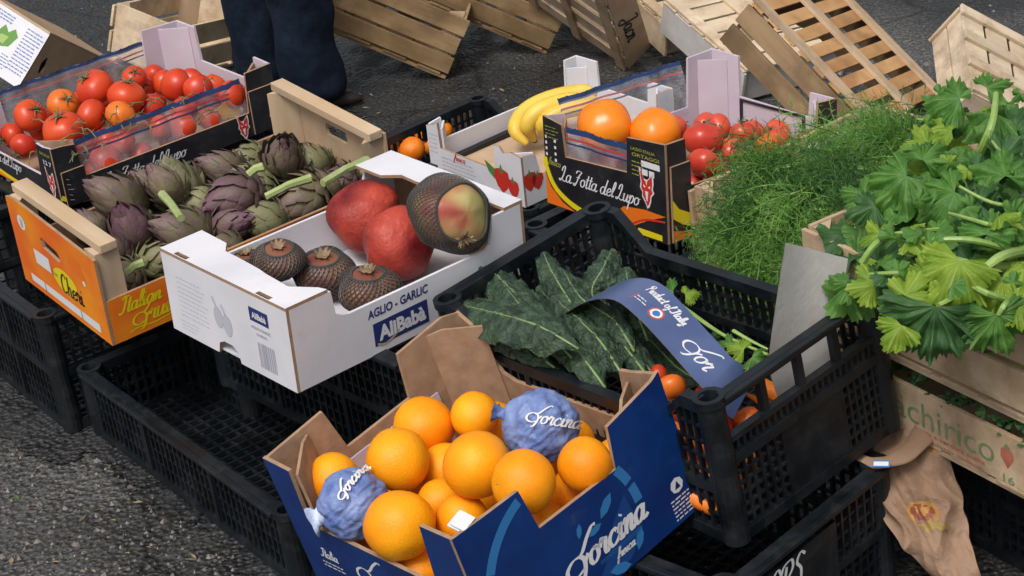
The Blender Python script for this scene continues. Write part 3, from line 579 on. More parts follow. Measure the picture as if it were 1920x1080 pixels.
# ------------------------------------------------------------------ orange printed artichoke box
def arti_box():
    p = P['cheri']; A, B, H = p[6:9]; root = empty('wooden_fruit_box', MX['cheri'], 'wooden ended box with bright orange printed sides holding artichokes', 'box')
    Z = 7.7
    w_ = MB(); panel(w_, frame(A, B, 'y-'), [(0, 0), (A, 0), (A, 15.2), (3.5, 16.1), (0, 15.6)], .5, ([(10.8, 11.6), (11.2, 10.2), (16.4, 9.5), (17, 9.9), (16.9, 10.9), (16.4, 11.4), (11.2, 12.1)],), 0, 1); w_.build('printed_end_board', [M['orange_card'], M['kraft']], root)
    for s_ in ('x+', 'x-'):
        w_ = MB(); panel(w_, frame(A, B, s_), rect(.55, 0, B - .55, Z), .5, (), 0 if s_ == 'x+' else 1, 1); w_.build('long_side_board', [M['orange_card'], M['kraft']], root)
    w_ = MB(); panel(w_, frame(A, B, 'y+'), rect(0, 0, A, H + .6), .5, ([(A / 2 - 3.3, H - 4.6), (A / 2 - 2.9, H - 5.4), (A / 2 + 2.9, H - 5.4), (A / 2 + 3.3, H - 4.6), (A / 2 + 3.1, H - 3.2), (A / 2 - 3.1, H - 3.2)],), 1, 1); w_.build('far_end_board', [M['kraft'], M['kraft_light']], root)
    for sy in (-1, 1):
        yb = sy * (B / 2 - (2.9 if sy < 0 else 2.0))
        w_ = MB(); w_.box((0, yb, H + .85), (A + .2, 2.9 if sy < 0 else 2.6, 1.5)); w_.build('top_rail', M['wood_x'], root, bevel=.15)
        for sx in (-1, 1):
            w_ = MB(); a = sx * (A / 2 - .55); b = sx * (A / 2 - 4.0); y0 = sy * (B / 2 - .55); y1 = sy * (B / 2 - 4.6)
            zt = H + .08
            vs = [(a, y0, .5), (b, y0, .5), (a, y1, .5), (a, y0, zt), (b, y0, zt), (a, y1, zt)]
            w_.add(vs, [(0, 1, 2), (3, 5, 4), (0, 3, 4, 1), (1, 4, 5, 2), (2, 5, 3, 0)]); w_.build('corner_block', M['wood_z'], root)
    f = MB()
    for i in range(4): f.box((-A / 2 + 4 + i * 7.4, 0, .4), (6.6, B - 1.2, .5))
    f.build('base_slats', M['wood_old'], root)
    t = MB(); fr = frame(A, B, 'y-')
    poly(t, fr, disc((4.4, 12.3), 1.35, 18), .05, 0); poly(t, fr, [(4.0, 11.4), (4.8, 11.4), (5.0, 12.8), (4.1, 13.2)], .07, 4)
    poly(t, fr, rect(7.0, 5.9, 12.3, 8.6), .05, 0)
    poly(t, fr, [(3.4, 1.2), (27.2, 1.0), (27.2, 2.6), (3.4, 2.6)], .05, 0)
    for x in (8.3, 20.9): poly(t, fr, rect(x, 1.0, x + .2, 2.6), .07, 1)
    poly(t, fr, disc((17.2, 6.2), 2.2, 18, 1.9), .04, 2); block(t, fr, 'Don', 12.8, 6.1, 1.8, .8, .06, 3)
    script(t, fr, 'Cheri', 15.4, 4.0, 3.6, .3, 0, .1, .07, 1, 1.0)
    poly(t, fr, disc((22.8, 11.4), 1.7, 9), .04, 5); poly(t, fr, disc((24.6, 10.0), 1.0, 9), .05, 5); poly(t, fr, disc((24.8, 9.0), .5), .06, 0)
    t.build('end_print', [M['white_ink'], M['black_ink'], M['yellow_ink'], M['green_ink'], M['grey_ink'], M['orange_ink']], root)
    t = MB(); fr = frame(A, B, 'x+'); script(t, fr, 'Italian', 2.4, 4.6, 2.7, .26, 0, .35, .05, 0, 1.0); script(t, fr, 'Fruit', 5.6, 1.6, 3.2, .28, 2, .35, .06, 0, 1.0)
    stroke(t, fr, cr([(3.4, .9), (5, 1.3), (8, 1.0), (12, 1.5)]), .2, .05, 0)
    t.build('side_lettering', [M['yellow_ink']], root)
arti_box()
# ------------------------------------------------------------------ the two black fox boxes
def scallop(u0, u1, v, step=1.5, dep=.7):
    pts = []; n = max(4, int((u1 - u0) / step * 4))
    for i in range(n + 1):
        u = u0 + (u1 - u0) * i / n; pts.append((u, v - dep * abs(math.sin(math.pi * (u - u0) / step))))
    return pts
def film_panel(root, fr, u0, u1, v0, v1, lean, stripes=True, name='film'):
    def wavy(q, l=0):
        O, u, v, n = fr; k = (q[1] - v0) / (v1 - v0)
        off = lean * k * k + .25 * math.sin(q[0] * .8) * k
        return O + u * q[0] + v * q[1] - n * (off - l)
    nu, nv = 36, 6; f = MB(); f.v = []
    def grid(va, vb, l, mi, top=None):
        n0 = len(f.v)
        for j in range(nv + 1):
            for i in range(nu * 3 + 1):
                u = u0 + (u1 - u0) * i / (nu * 3); vv = va + (vb - va) * j / nv
                if top and j == nv: vv = vb - .75 * abs(math.sin(math.pi * (u - u0) / 2.1))
                f.v.append(wavy((u, vv), l))
        for j in range(nv):
            for i in range(nu * 3): a = n0 + j * (nu * 3 + 1) + i; f.f.append((a, a + 1, a + nu * 3 + 2, a + nu * 3 + 1)); f.m.append(mi)
    grid(v0, v1 - .85, 0, 0)
    o = f.build(name, M['film'], root, smooth=True)
    f = MB(); grid(v1 - 1.15, v1, 0.02, 0, True)
    if stripes: 
        grid(v1 - 2.2, v1 - 1.85, .05, 1); grid(v1 - 3.0, v1 - 2.7, .05, 0)
    f.build('film_border', [M['film_blue'], M['film_red']], o, smooth=True)
def fox_left():
    p = P['foxl']; A, B, H = p[6:9]; root = empty('cardboard_box', MX['foxl'], 'black cardboard box with fox emblem and tomatoes at the upper left', 'box', 'black fox printed boxes')
    ms = [M['black_card'], M['kraft']]; ms2 = [M['black_card'], M['lining']]
    w_ = MB(); panel(w_, frame(A, B, 'x+'), [(0, 0), (B, 0), (B, H + .2), (41.2, H), (40.6, 4.6), (5.2, 4.6), (4.7, 11), (2.5, 11.4), (0, 11.6)], .5); w_.build('front_wall', ms, root)
    w_ = MB(); panel(w_, frame(A, B, 'y-'), [(0, 0), (A - .5, 0), (A - .5, 11.6), (30, 11.2), (27.5, 11.4), (26.8, 5), (8, 5), (6.5, 12), (0, 12.3)], .5); w_.build('near_end_wall', ms2, root)
    w_ = MB(); panel(w_, frame(A, B, 'x-'), [(.5, 0), (B - .5, 0), (B - .5, H + 2), (38.5, H + 2.4), (38, 5), (7, 5), (6.3, H + 1.5), (.5, H + 1.5)], .5); w_.build('back_wall', ms2, root)
    w_ = MB(); panel(w_, frame(A, B, 'y+'), [(0, 0), (A - .5, 0), (A - .5, H + .2), (28, H + .4), (27.4, 7.5), (7.5, 7.5), (7, H + 2), (0, H + 2)], .5); w_.build('far_end_wall', ms2, root)
    for sx, sy in ((1, 1), (-1, 1), (1, -1)):
        q = MB(); a = Vector((sx * (A / 2 - .6), sy * (B / 2 - 5.0), 0)); b = Vector((sx * (A / 2 - 5.0), sy * (B / 2 - .6), 0)); d = b - a; L = d.length; d.normalize()
        panel(q, (a, d, Vector((0, 0, 1)), d.cross(Vector((0, 0, 1)))), rect(0, .5, L, H - .6 if sx > 0 else H + 1.6), .4, (), 1, 1); q.build('corner_fold', [M['kraft'], M['lining'] if sx < 0 else M['kraft']], root)
    q = MB(); panel(q, fr_in(frame(A, B, 'x+'), -.45), rect(.8, .2, 5.4, 6.8), .4); q.build('corner_flap', ms, root)
    q = MB(); panel(q, fr_in(frame(A, B, 'x+'), -.45), rect(41, .2, B - .6, 8.8), .4); q.build('corner_flap', ms, root)
    f = MB(); floor_panel(f, A, B); f.build('box_floor', [M['kraft'], M['kraft']], root)
    film_panel(root, fr_in(frame(A, B, 'x+'), .6), 5.5, 41, 1.5, 11.2, 1.5)
    film_panel(root, fr_in(frame(A, B, 'x-'), .6), 2, 38.6, 3, 12.6, -1.0)
    fox(root, frame(A, B, 'x+'), 38.6, 3.2, .0001, 'fox_hidden') if False else None
    fox(root, fr_in(frame(A, B, 'x+'), -.05), 38.9, 2.3, 1.05)
    fox(root, frame(A, B, 'y-'), 30.6, 4.3, 1.2)
    t = MB(); fr = frame(A, B, 'x+'); script(t, fr, 'La Zotta del Lupo', 9, 1.2, 2.4, .17, 0, .35, .06, 0, .9)
    stroke(t, fr, cr([(0, 2.2), (3, .6), (7, .25)]), .9, .04, 1); stroke(t, fr_in(fr, -.46), [(44.8, 2.6), (45.6, 6.8)], .4, .05, 1)
    rr = random.Random(4)
    for i in range(5): a = rr.uniform(.5, 2); stroke(t, fr_in(fr, -.46), [(1.4, 1.5 + i), (1.4 + a, 1.2 + i)], .06, .06, 0)
    fr2 = frame(A, B, 'y-'); script(t, fr2, 'La Zotta del Lupo', 3, 3.2, 2.2, .15, 0, .35, .06, 0, .9)
    stroke(t, fr2, cr([(0, 3.5), (8, 1.3), (18, .5), (26, 1.2)]), .8, .05, 1); poly(t, fr2, [(0, .1), (30, .1), (20, .7), (8, .9), (0, 2.6)], .04, 2)
    block(t, fr2, 'SICILIA', 28.4, 9.6, 4, .6, .05, 3); block(t, fr2, '12 7', 29.2, 7.8, 3, .9, .05, 0)
    t.build('box_print', [M['white_ink'], M['yellow_ink'], M['orange_ink'], M['olive_ink']], root)
    q = MB(); fy = fr_in(frame(A, B, 'x+'), 1.8)
    panel(q, fy, [(31.5, 5.6), (39.8, 3.8), (39.8, 8.2), (37.4, 7.9)], .1, (), 0, 0); q.build('yellow_slip', [M['yellow_slip'], M['yellow_slip']], root)
M['yellow_slip'] = mat('yellow_slip', (.68, .33, .01), rough=.5)
fox_left()
def fox_right():
    p = P['foxr']; A, B, H = p[6:9]; root = empty('cardboard_box', MX['foxr'], 'black cardboard box with fox emblem holding persimmons and tomatoes, right of centre', 'box', 'black fox printed boxes')
    ms = [M['black_card'], M['kraft']]; ms2 = [M['black_card'], M['lining']]
    w_ = MB(); panel(w_, frame(A, B, 'y-'), [(0, 0), (A, 0), (A, 16.5), (20.4, 15.9), (20.1, 10.0), (5.2, 9.2), (4.6, 14.6), (0, 15.3)], .5); w_.build('lettered_wall', ms, root)
    w_ = MB(); panel(w_, frame(A, B, 'x+'), [(.5, 0), (B, 0), (B, 14.2), (34.6, 14.5), (34.2, 8), (4.9, 8.4), (4.4, 16.4), (.5, 16.4)], .5); w_.build('long_wall', ms, root)
    w_ = MB(); panel(w_, frame(A, B, 'x-'), [(.5, 0), (B - .5, 0), (B - .5, 17.5), (32.8, 17.3), (32.4, 8.5), (4.6, 8.5), (4.4, 14.6), (.5, 15.2)], .5); w_.build('back_long_wall', ms2, root)
    w_ = MB(); panel(w_, frame(A, B, 'y+'), [(0, 0), (A - .5, 0), (A - .5, 14.2), (23.4, 14.2), (23, 9.8), (7, 10.2), (6.8, 17.4), (0, 17.6)], .5); w_.build('far_end_wall', ms2, root)
    for sx, sy, hh in ((-1, 1, 17.2), (1, 1, 14), (1, -1, 16), (-1, -1, 14.6)):
        q = MB(); a = Vector((sx * (A / 2 - .6), sy * (B / 2 - 4.2), 0)); b = Vector((sx * (A / 2 - 4.2), sy * (B / 2 - .6), 0)); d = b - a; L = d.length; d.normalize()
        panel(q, (a, d, Vector((0, 0, 1)), d.cross(Vector((0, 0, 1)))), rect(0, .5, L, hh - .8), .4, (), 1, 1); q.build('corner_fold', [M['kraft'], M['lining'] if sy > 0 else M['kraft']], root)
    q = MB(); panel(q, fr_in(frame(A, B, 'x+'), -.45), rect(.9, .1, 5.0, 12.7), .4); q.build('corner_flap', ms, root)
    q = MB(); fr = fr_in(frame(A, B, 'y+'), .55); panel(q, fr, rect(7.2, 4.2, 22.4, 10.0), .25, (rect(7.8, 4.8, 21.8, 9.6),), 0, 0); q.build('dark_liner_edge', [M['black_card'], M['black_card']], root)
    f = MB(); floor_panel(f, A, B); f.build('box_floor', [M['kraft'], M['kraft']], root)
    film_panel(root, fr_in(frame(A, B, 'y-'), .6), 5, 20.2, 8.6, 14.4, .4)
    film_panel(root, fr_in(frame(A, B, 'x-'), .6), 4.6, 32.4, 7.5, 16.8, -2.0)
    fox(root, frame(A, B, 'y-'), 24.6, 8.2, 1.35)
    t = MB(); fr = frame(A, B, 'y-'); script(t, fr, 'La Zotta del Lupo', 3.6, 4.9, 2.7, .19, .3, .35, .06, 0, .9)
    stroke(t, fr, cr([(0.1, 8.2), (.5, 6.2), (2.2, 3.4), (5.5, 1.5), (9.5, .5)]), 1.0, .05, 1)
    poly(t, fr, [(0, .1), (0, 5.5), (1.2, 3.2), (4, 1.1), (7, .1)], .045, 2); poly(t, fr, [(15.5, 1.2), (19, 4.1), (24, 4.7), (28.8, 4.6), (25, 3.2), (21, 1.2), (20, .2), (17, .2)], .045, 2)
    stroke(t, fr, cr([(21, 1.6), (24, 3.0), (28.6, 3.7)]), .35, .06, 4); poly(t, fr, [(21.5, .2), (27.8, .3), (27.8, 1.3), (22.4, 1.3)], .055, 1)
    block(t, fr, 'LAZIO ITALIA', 21.3, 14.2, 5.5, .5, .05, 3); block(t, fr, 'ORTAGGI', 21.5, 13.2, 6.2, .6, .05, 3); lines(t, fr, 21.4, 12.2, 2.6, 4, .7, .2, .05, 3, .2, 1)
    poly(t, fr, rect(23.6, 11.9, 27.8, 12.9), .05, 0); poly(t, fr, rect(23.7, 10.5, 25, 11.5), .05, 0); poly(t, fr, rect(25.3, 10.5, 26.5, 11.5), .05, 0)
    lines(t, fr, .5, 13.6, 3, 4, .6, .14, .05, 3, .2, 6)
    for i in range(4): poly(t, fr, rect(.4, 11.6 - i * 1.0, .85, 12.1 - i * 1.0), .05, 0); poly(t, fr, rect(2.6, 11.2 - i * 1.1, 3.1, 11.7 - i * 1.1), .05, 0)
    script(t, fr, 'fresco', .8, 7.2, 1.3, .12, -2, .3, .05, 3)
    fr2 = fr_in(frame(A, B, 'x+'), -.46); poly(t, fr2, [(.9, 7.3), (2.2, 5.5), (5.0, 4.0), (5.0, 1.9), (2.8, 2.8), (.9, 4.2)], .05, 1); poly(t, fr2, [(.9, .3), (5, .3), (5, 1.0), (.9, 2.2)], .05, 2)
    t.build('box_print', [M['white_ink'], M['yellow_ink'], M['orange_ink'], M['olive_ink'], M['red_ink']], root)
fox_right()
# ------------------------------------------------------------------ white strawberry box with bananas
def straw_box():
    p = P['straw']; A, B, H = p[6:9]; root = empty('cardboard_box', MX['straw'], 'white cardboard box printed with strawberries, holding bananas', 'box'); ms = [M['white_card'], M['kraft']]
    w_ = MB(); panel(w_, frame(A, B, 'y-'), [(0, 0), (A, 0), (A, H - .6), (24.5, H - .2), (22.5, H - .9), (21.4, H + .3), (20, H + .2), (19.6, 5.6), (3.6, 6.0), (3.4, H + .6), (2.4, H), (0, H - .6)], .5); w_.build('near_end_wall', ms, root)
    w_ = MB(); panel(w_, frame(A, B, 'x+'), [(.5, 0), (B - .5, 0), (B - .5, H), (36, H), (35.6, 5.5), (4.6, 5), (3.6, H - 1), (.5, H - .6)], .5); w_.build('front_long_wall', ms, root)
    w_ = MB(); panel(w_, frame(A, B, 'x-'), [(.5, 0), (B - .5, 0), (B - .5, H + 1), (36.5, H + 1), (36.2, 6), (4, 6), (3.4, H), (.5, H - .4)], .5, (), 0, 0); w_.build('back_long_wall', ms, root)
    w_ = MB(); panel(w_, frame(A, B, 'y+'), [(0, 0), (A, 0), (A, H), (21, H), (20.6, 6), (6.6, 6.2), (6.4, H + 1), (0, H + 1)], .5, (), 0, 0); w_.build('far_end_wall', ms, root)
    for sx, sy in ((-1, -1), (1, -1), (-1, 1), (1, 1)):
        q = MB(); a = Vector((sx * (A / 2 - .6), sy * (B / 2 - 3.6), 0)); b = Vector((sx * (A / 2 - 3.6), sy * (B / 2 - .6), 0)); d = b - a; L = d.length; d.normalize()
        panel(q, (a, d, Vector((0, 0, 1)), d.cross(Vector((0, 0, 1)))), rect(0, .5, L, H - .7), .4, (), 0, 0); q.build('corner_fold', ms, root)
    f = MB(); floor_panel(f, A, B, 1.2); f.build('box_floor', [M['kraft_light'], M['kraft_light']], root)
    t = MB(); fr = frame(A, B, 'y-')
    def berry(c, s_, an=0):
        o = [(0, -1.5), (.7, -.9), (1.1, 0), (.95, .8), (.3, 1.0), (-.3, 1.0), (-.95, .8), (-1.1, 0), (-.7, -.9)]
        poly(t, fr_, [(c[0] + x * s_, c[1] + y * s_) for x, y in o], .05 + .01 * (s_ < 1.6), 0)
        poly(t, fr_, [(c[0] - 1.1 * s_, c[1] + 1.3 * s_), (c[0] - .3 * s_, c[1] + .7 * s_), (c[0], c[1] + 1.5 * s_), (c[0] + .3 * s_, c[1] + .7 * s_), (c[0] + 1.1 * s_, c[1] + 1.2 * s_), (c[0], c[1] + .45 * s_)], .07, 1)
    fr_ = fr; berry((21.5, 4.4), 2.0); berry((24.6, 3.4), 1.5); poly(t, fr, [(16.8, 7.2), (19.6, 6.0), (19.4, 3.8), (17.8, 5.0)], .05, 1)
    fr_ = frame(A, B, 'x+'); berry((1.7, 5.0), 1.5); berry((3.6, 4.4), 1.3)
    script(t, fr, 'fresca', 7.5, 4.6, 1.4, .12, 0, .3, .05, 0); lines(t, fr, 3.8, 4.2, 10, 4, .8, .16, .05, 2, .2, 8); lines(t, fr, .5, 8.4, 2, 5, .9, .14, .05, 2, .1, 9)
    t.build('strawberry_print', [M['red_ink'], M['green_ink'], M['grey_ink']], root)
straw_box()

# ------------------------------------------------------------------ wooden crates
def wooden_crate(mw, A, B, H, label, group=None, long='x', planks=2, nsl=6, rails=3, mside='wood', mbase='wood', mrail='wood', mpost='wood_z', gap=.35, endp=1, top=0):
    """A x B x H; base slats lie along the short way, rails along the long way on the outside of the base"""
    root = empty('wooden_crate', mw, label, 'crate', group); t = .7
    ln, sh = (A, B) if long == 'x' else (B, A)
    def fx(x, y, z): return (x, y, z) if long == 'x' else (y, x, z)
    def dm(x, y, z): return (x, y, z) if long == 'x' else (y, x, z)
    ml = M[mside]; rr = random.Random(len(label))
    for s_ in (-1, 1):
        ph = (H - top - 1.2) / planks
        for i in range(planks):
            q = MB(); hh = ph * (.82 if planks > 1 else 1); q.box(fx(rr.uniform(-.2, .2), s_ * (sh / 2 - t / 2), 1.2 + ph * (i + .5)), dm(ln, t, hh)); q.build('side_board', ml, root, bevel=.08)
        ph = (H - top - 1.2) / endp
        for i in range(endp):
            q = MB(); q.box(fx(s_ * (ln / 2 - t / 2 - .75), 0, 1.2 + ph * (i + .5)), dm(t, sh - 2 * t - .1, ph * (.9 if endp > 1 else 1))); q.build('end_board', M[mside], root, bevel=.08)
    for sx in (-1, 1):
        for sy in (-1, 1):
            q = MB(); a, b = sx * (ln / 2 - 1.6), sy * (sh / 2 - t - .05); c, d = sx * (ln / 2 - 5), sy * (sh / 2 - t - 3.4)
            pts = [(a, b), (c, b), (a, d)]
            vs = [fx(x, y, z) for z in (1.25, H - .1) for x, y in pts]
            q.add(vs, [(0, 1, 2), (3, 5, 4), (0, 3, 4, 1), (1, 4, 5, 2), (2, 5, 3, 0)]); q.build('corner_post', M[mpost], root)
    for i in range(nsl):
        q = MB(); c = -ln / 2 + ln * (i + .5) / nsl; q.box(fx(c, rr.uniform(-.15, .15), .95), dm(ln / nsl * (1 - gap), sh - .1, .45), 0, Matrix.Rotation(rr.uniform(-.012, .012), 3, 'Z')); q.build('base_slat', M[mbase], root, bevel=.05)
    for i in range(rails):
        q = MB(); c = -sh / 2 + 1.6 + (sh - 3.2) * i / (rails - 1); q.box(fx(0, c, .35), dm(ln, 2.6, .7)); q.build('base_rail', M[mrail], root, bevel=.08)
    return root
r_cel = wooden_crate(MX['cel'], 50, 34, 14.5, 'pale wooden crate overflowing with celery at the right edge', 'stacked wooden vegetable crates', planks=2, mside='wood', gap=.2)
r_chi = wooden_crate(MX['chir'], 50, 34, 10.8, 'low wooden crate with green printed lettering and a strawberry, under the celery crate', 'stacked wooden vegetable crates', planks=1, gap=.2, top=2.4)
t = MB(); fr = frame(50, 34, 'y-'); block(t, fr, 'L\u00e4chirico', 13.2, 3.2, 21.0, 3.6, .05, 0, 0, .0); block(t, fr, 'frutta e verdura scelta', 19.5, 2.3, 13, .7, .05, 1); block(t, fr, 'prodotto italiano', 21, 1.3, 11, .5, .05, 1)
poly(t, fr, [(35.4, 6.2), (36.4, 6.6), (37.4, 6.2), (37.6, 5.2), (36.5, 3.6), (35.3, 5.0)], .06, 1); poly(t, fr, [(35.8, 6.5), (36.4, 7.2), (37.1, 6.6), (36.4, 6.3)], .07, 0); block(t, fr, '16', 35.6, 1.4, 2, 1.2, .05, 0)
t.build('printed_lettering', [M['faded_green'] if 'faded_green' in M else mat('faded_green', (.14, .22, .10), (.22, .28, .16), 60), mat('faded_red', (.40, .10, .07), (.5, .16, .1), 60)], r_chi)
r_dill = wooden_crate(MX['dill'], 31, 42, 17, 'small wooden crate with burnt letters, full of dill', long='y', planks=2, endp=1, gap=.2)
t = MB(); fr = (frame(31, 42, 'y-')[0] + Vector((0, .72, 0)), *frame(31, 42, 'y-')[1:]); block(t, fr, 'BRIO', 12.0, 4.6, 5.5, 1.9, .09, 0); block(t, fr, 'ORTO FRESCO', 11.6, 3.2, 6.5, .8, .09, 0)
t.build('burnt_lettering', [mat('burnt_ink', (.20, .13, .08), rough=.8)], r_dill)

BG = {'B': (-71.834, 480.457, 7.593, -0.117, 0.319, -0.604, 19.049, 29.494, 13.788),
 'C': (-27.938, 469.364, 16.467, 0.073, 0.518, -0.153, 51.719, 30.0, 15.945),
 'D': (-1.414, 475.755, 16.436, 0.163, 0.531, -0.144, 46.615, 30.0, 15.908),
 'E': (19.944, 437.166, 24.232, -0.005, 1.102, 0.898, 39.728, 30.0, 8.517),
 'F': (60.106, 424.593, 15.685, -2.818, -0.612, 0.171, 26.362, 31.944, 8.378),
 'G': (71.306, 375.665, 24.823, -2.28, -1.055, 0.637, 33.341, 33.48, 11.493),
 'H': (99.228, 354.311, 21.886, -2.632, 0.085, 0.884, 27.684, 25.326, 10.234)}
gb = 'discarded wooden crates tipped over on the asphalt'
q = BG['B']; wooden_crate(posev(q), *q[6:9], 'small tan wooden crate tipped behind the left tomato box', gb, long='y', planks=2, nsl=5, mside='wood_light', mbase='wood_light', mrail='wood_light')
q = BG['C']; wooden_crate(posev(q), *q[6:9], 'brown slatted crate tipped on its side just right of the jeans', gb, planks=3, mside='wood_old_x', mbase='wood_old', mrail='wood_old_x', endp=2)
q = BG['D']; wooden_crate(posev(q), *q[6:9], 'brown slatted crate tipped over at the top centre, above the banana box', gb, planks=3, mside='wood_old_x', mbase='wood_old', mrail='wood_old_x', endp=2)
q = BG['E']; rE = wooden_crate(posev(q), *q[6:9], 'shallow crate on end with large dark script on its board', gb, planks=1, mside='kraft_light', mbase='wood_light', mrail='wood')
t = MB(); fr = frame(q[6], q[7], 'y-'); script(t, fr, 'Jacaranda'[:3] + 'n', 22, 3.0, 4.6, .5, 0, .3, .06, 0, .8); t.build('script_lettering', M['black_ink'], rE)
q = BG['F']; wooden_crate(posev(q), *q[6:9], 'shallow crate with pale slats and a grey side leaning on its neighbours', gb, long='y', planks=1, mside='grey_card', mbase='wood_light', mrail='wood_light', nsl=6, gap=.12)
q = BG['G']; wooden_crate(posev(q), *q[6:9], 'large upturned crate with orange base slats and three long rails', gb, long='y', planks=2, mside='wood_old', mbase='wood_tan', mrail='wood', nsl=8, gap=.33)
q = list(BG['F']); q[0] -= 12; q[1] += 30; q[2] += 2; wooden_crate(posev(q), *q[6:9], 'light slatted crate at the top edge behind the lettered one', gb, long='y', planks=1, mside='wood_light', mbase='wood_light', mrail='wood', nsl=6, gap=.2)
q = list(BG['D']); q[0] += 23; q[1] += 14; q[2] += 4; wooden_crate(posev(q), *q[6:9], 'brown crate mostly hidden behind the script lettered crate', gb, planks=2, mside='wood_old_x', mbase='wood_old', mrail='wood_old_x')
q = BG['H']; wooden_crate(posev(q), *q[6:9], 'pale new wooden crate upturned in the top right corner', gb, planks=1, mside='wood_light', mbase='wood_light', mrail='wood_light', nsl=5, gap=.14, rails=4, endp=2)
# fennel carton
p = (-102.343, 452.172, 16.755, -0.483, 0.621, -0.45, 19.307, 35.273, 13.558); A, B, H = p[6:9]
fb = empty('cardboard_box', posev(p), 'cardboard carton with a white label showing a green vegetable, top left corner', 'box')
w_ = MB(); panel(w_, frame(A, B, 'x+'), rect(.5, 0, B - .5, H), .5, ([(3 + 1.2 * a, 6.2 + 2.6 * b) for a, b in ((0, .3), (.6, 1), (1.6, .9), (2.2, .2), (1.8, -.5), (.8, -.6))],), 0, 0); w_.build('side_wall', [M['kraft_light'], M['kraft_light']], fb)
w_ = MB(); panel(w_, frame(A, B, 'y-'), rect(0, 0, A, H), .5, (rect(5, 2.4, 11, 4.2),), 0, 1); w_.build('labelled_wall', [M['white_card'], M['kraft']], fb)
w_ = MB(); panel(w_, frame(A, B, 'x-'), rect(.5, 0, B - .5, H), .5, (), 0, 0); panel(w_, frame(A, B, 'y+'), rect(0, 0, A, H), .5, (), 0, 0); w_.build('far_walls', [M['kraft'], M['kraft']], fb)
w_ = MB(); w_.box((0, 0, H + .3), (A - .2, B, .5)); w_.build('lid', M['kraft_light'], fb); w_ = MB(); w_.box((0, 0, .3), (A - 1.2, B - 1.2, .5)); w_.build('box_floor', M['kraft'], fb)
t = MB(); fr = frame(A, B, 'y-'); poly(t, fr, [(6, 6.2), (9, 5.2), (12, 6.5), (13, 9.3), (11.5, 10.6), (10.3, 9.2), (8.8, 10.4), (8, 8.8), (6.2, 8.6)], .05, 1); poly(t, fr, [(8, 6.6), (10.5, 6.4), (11, 8.4), (9, 8.2)], .07, 2)
lines(t, fr, .8, 12.4, 10, 3, .7, .3, .05, 0, .2, 1); lines(t, fr, .8, 9.6, 4.4, 6, .7, .25, .05, 0, .1, 2); lines(t, fr, 14, 12, 4.5, 13, .8, .28, .05, 0, .1, 3); lines(t, fr, 11.5, 4.4, 2.2, 5, .7, .25, .05, 0, .1, 4)
t.build('label_print', [mat('label_blue', (.14, .2, .42), rough=.6), mat('label_green', (.10, .25, .04), rough=.6), mat('label_green_pale', (.30, .42, .12), rough=.6)], fb)

# ------------------------------------------------------------------ round fruit
def blob(r_, fn, nu=28, nv=18, nvlo=0, nvhi=None):
    b = MB(); nvhi = nvhi or nv
    for j in range(nv + 1):
        ph = math.pi * j / nv
        for i in range(nu):
            th = 2 * math.pi * i / nu; b.v.append(Vector(fn(th, ph)) * r_)
    for j in range(nv):
        for i in range(nu):
            a, c = j * nu + i, j * nu + (i + 1) % nu
            b.f.append((a, a + nu, c + nu, c)); b.m.append(0)
    return b
def sph(th, ph, r=1, zf=1): return (r * math.sin(ph) * math.cos(th), r * math.sin(ph) * math.sin(th), r * math.cos(ph) * zf)
def f_orange(seed):
    def f(th, ph):
        r = 1 + .018 * noise.noise(Vector(sph(th, ph)) * 1.3 + Vector((seed, 0, 0))) * 2
        if ph < .35: r -= .035 * (1 - ph / .35)
        return sph(th, ph, r, .97)
    return f
def f_tomato(seed, ribs=.03):
    def f(th, ph):
        r = 1 + ribs * math.cos(th * 5 + seed) * math.sin(ph) ** 2 * (.5 + .5 * math.cos(ph)) + .04 * noise.noise(Vector(sph(th, ph)) + Vector((seed, 2, 0)))
        z = .84
        x, y, zz = sph(th, ph, r, z)
        if ph < .6: zz -= .14 * (1 - ph / .6) ** 1.5
        return (x, y, zz)
    return f
def f_pome(seed):
    def f(th, ph):
        r = 1 + .09 * noise.noise(Vector(sph(th, ph)) * 1.0 + Vector((seed, 0, 4))) * 1.8 + .025 * math.cos(5 * th + seed) * math.sin(ph) + .012 * noise.noise(Vector(sph(th, ph)) * 5)
        return sph(th, ph, r, .93)
    return f
def rot_to(d, spin=0):
    return Vector((0, 0, 1)).rotation_difference(Vector(d).normalized()).to_matrix().to_4x4() @ Matrix.Rotation(spin, 4, 'Z')
def place(M_, q, d, sp, r0, r1):
    o = M_ @ Matrix.Translation(Vector(q[:3]) * S)
    loc = o.to_translation(); return Matrix.Translation(loc) @ rot_to(d, sp) @ Matrix.Scale(r1 / r0, 4)
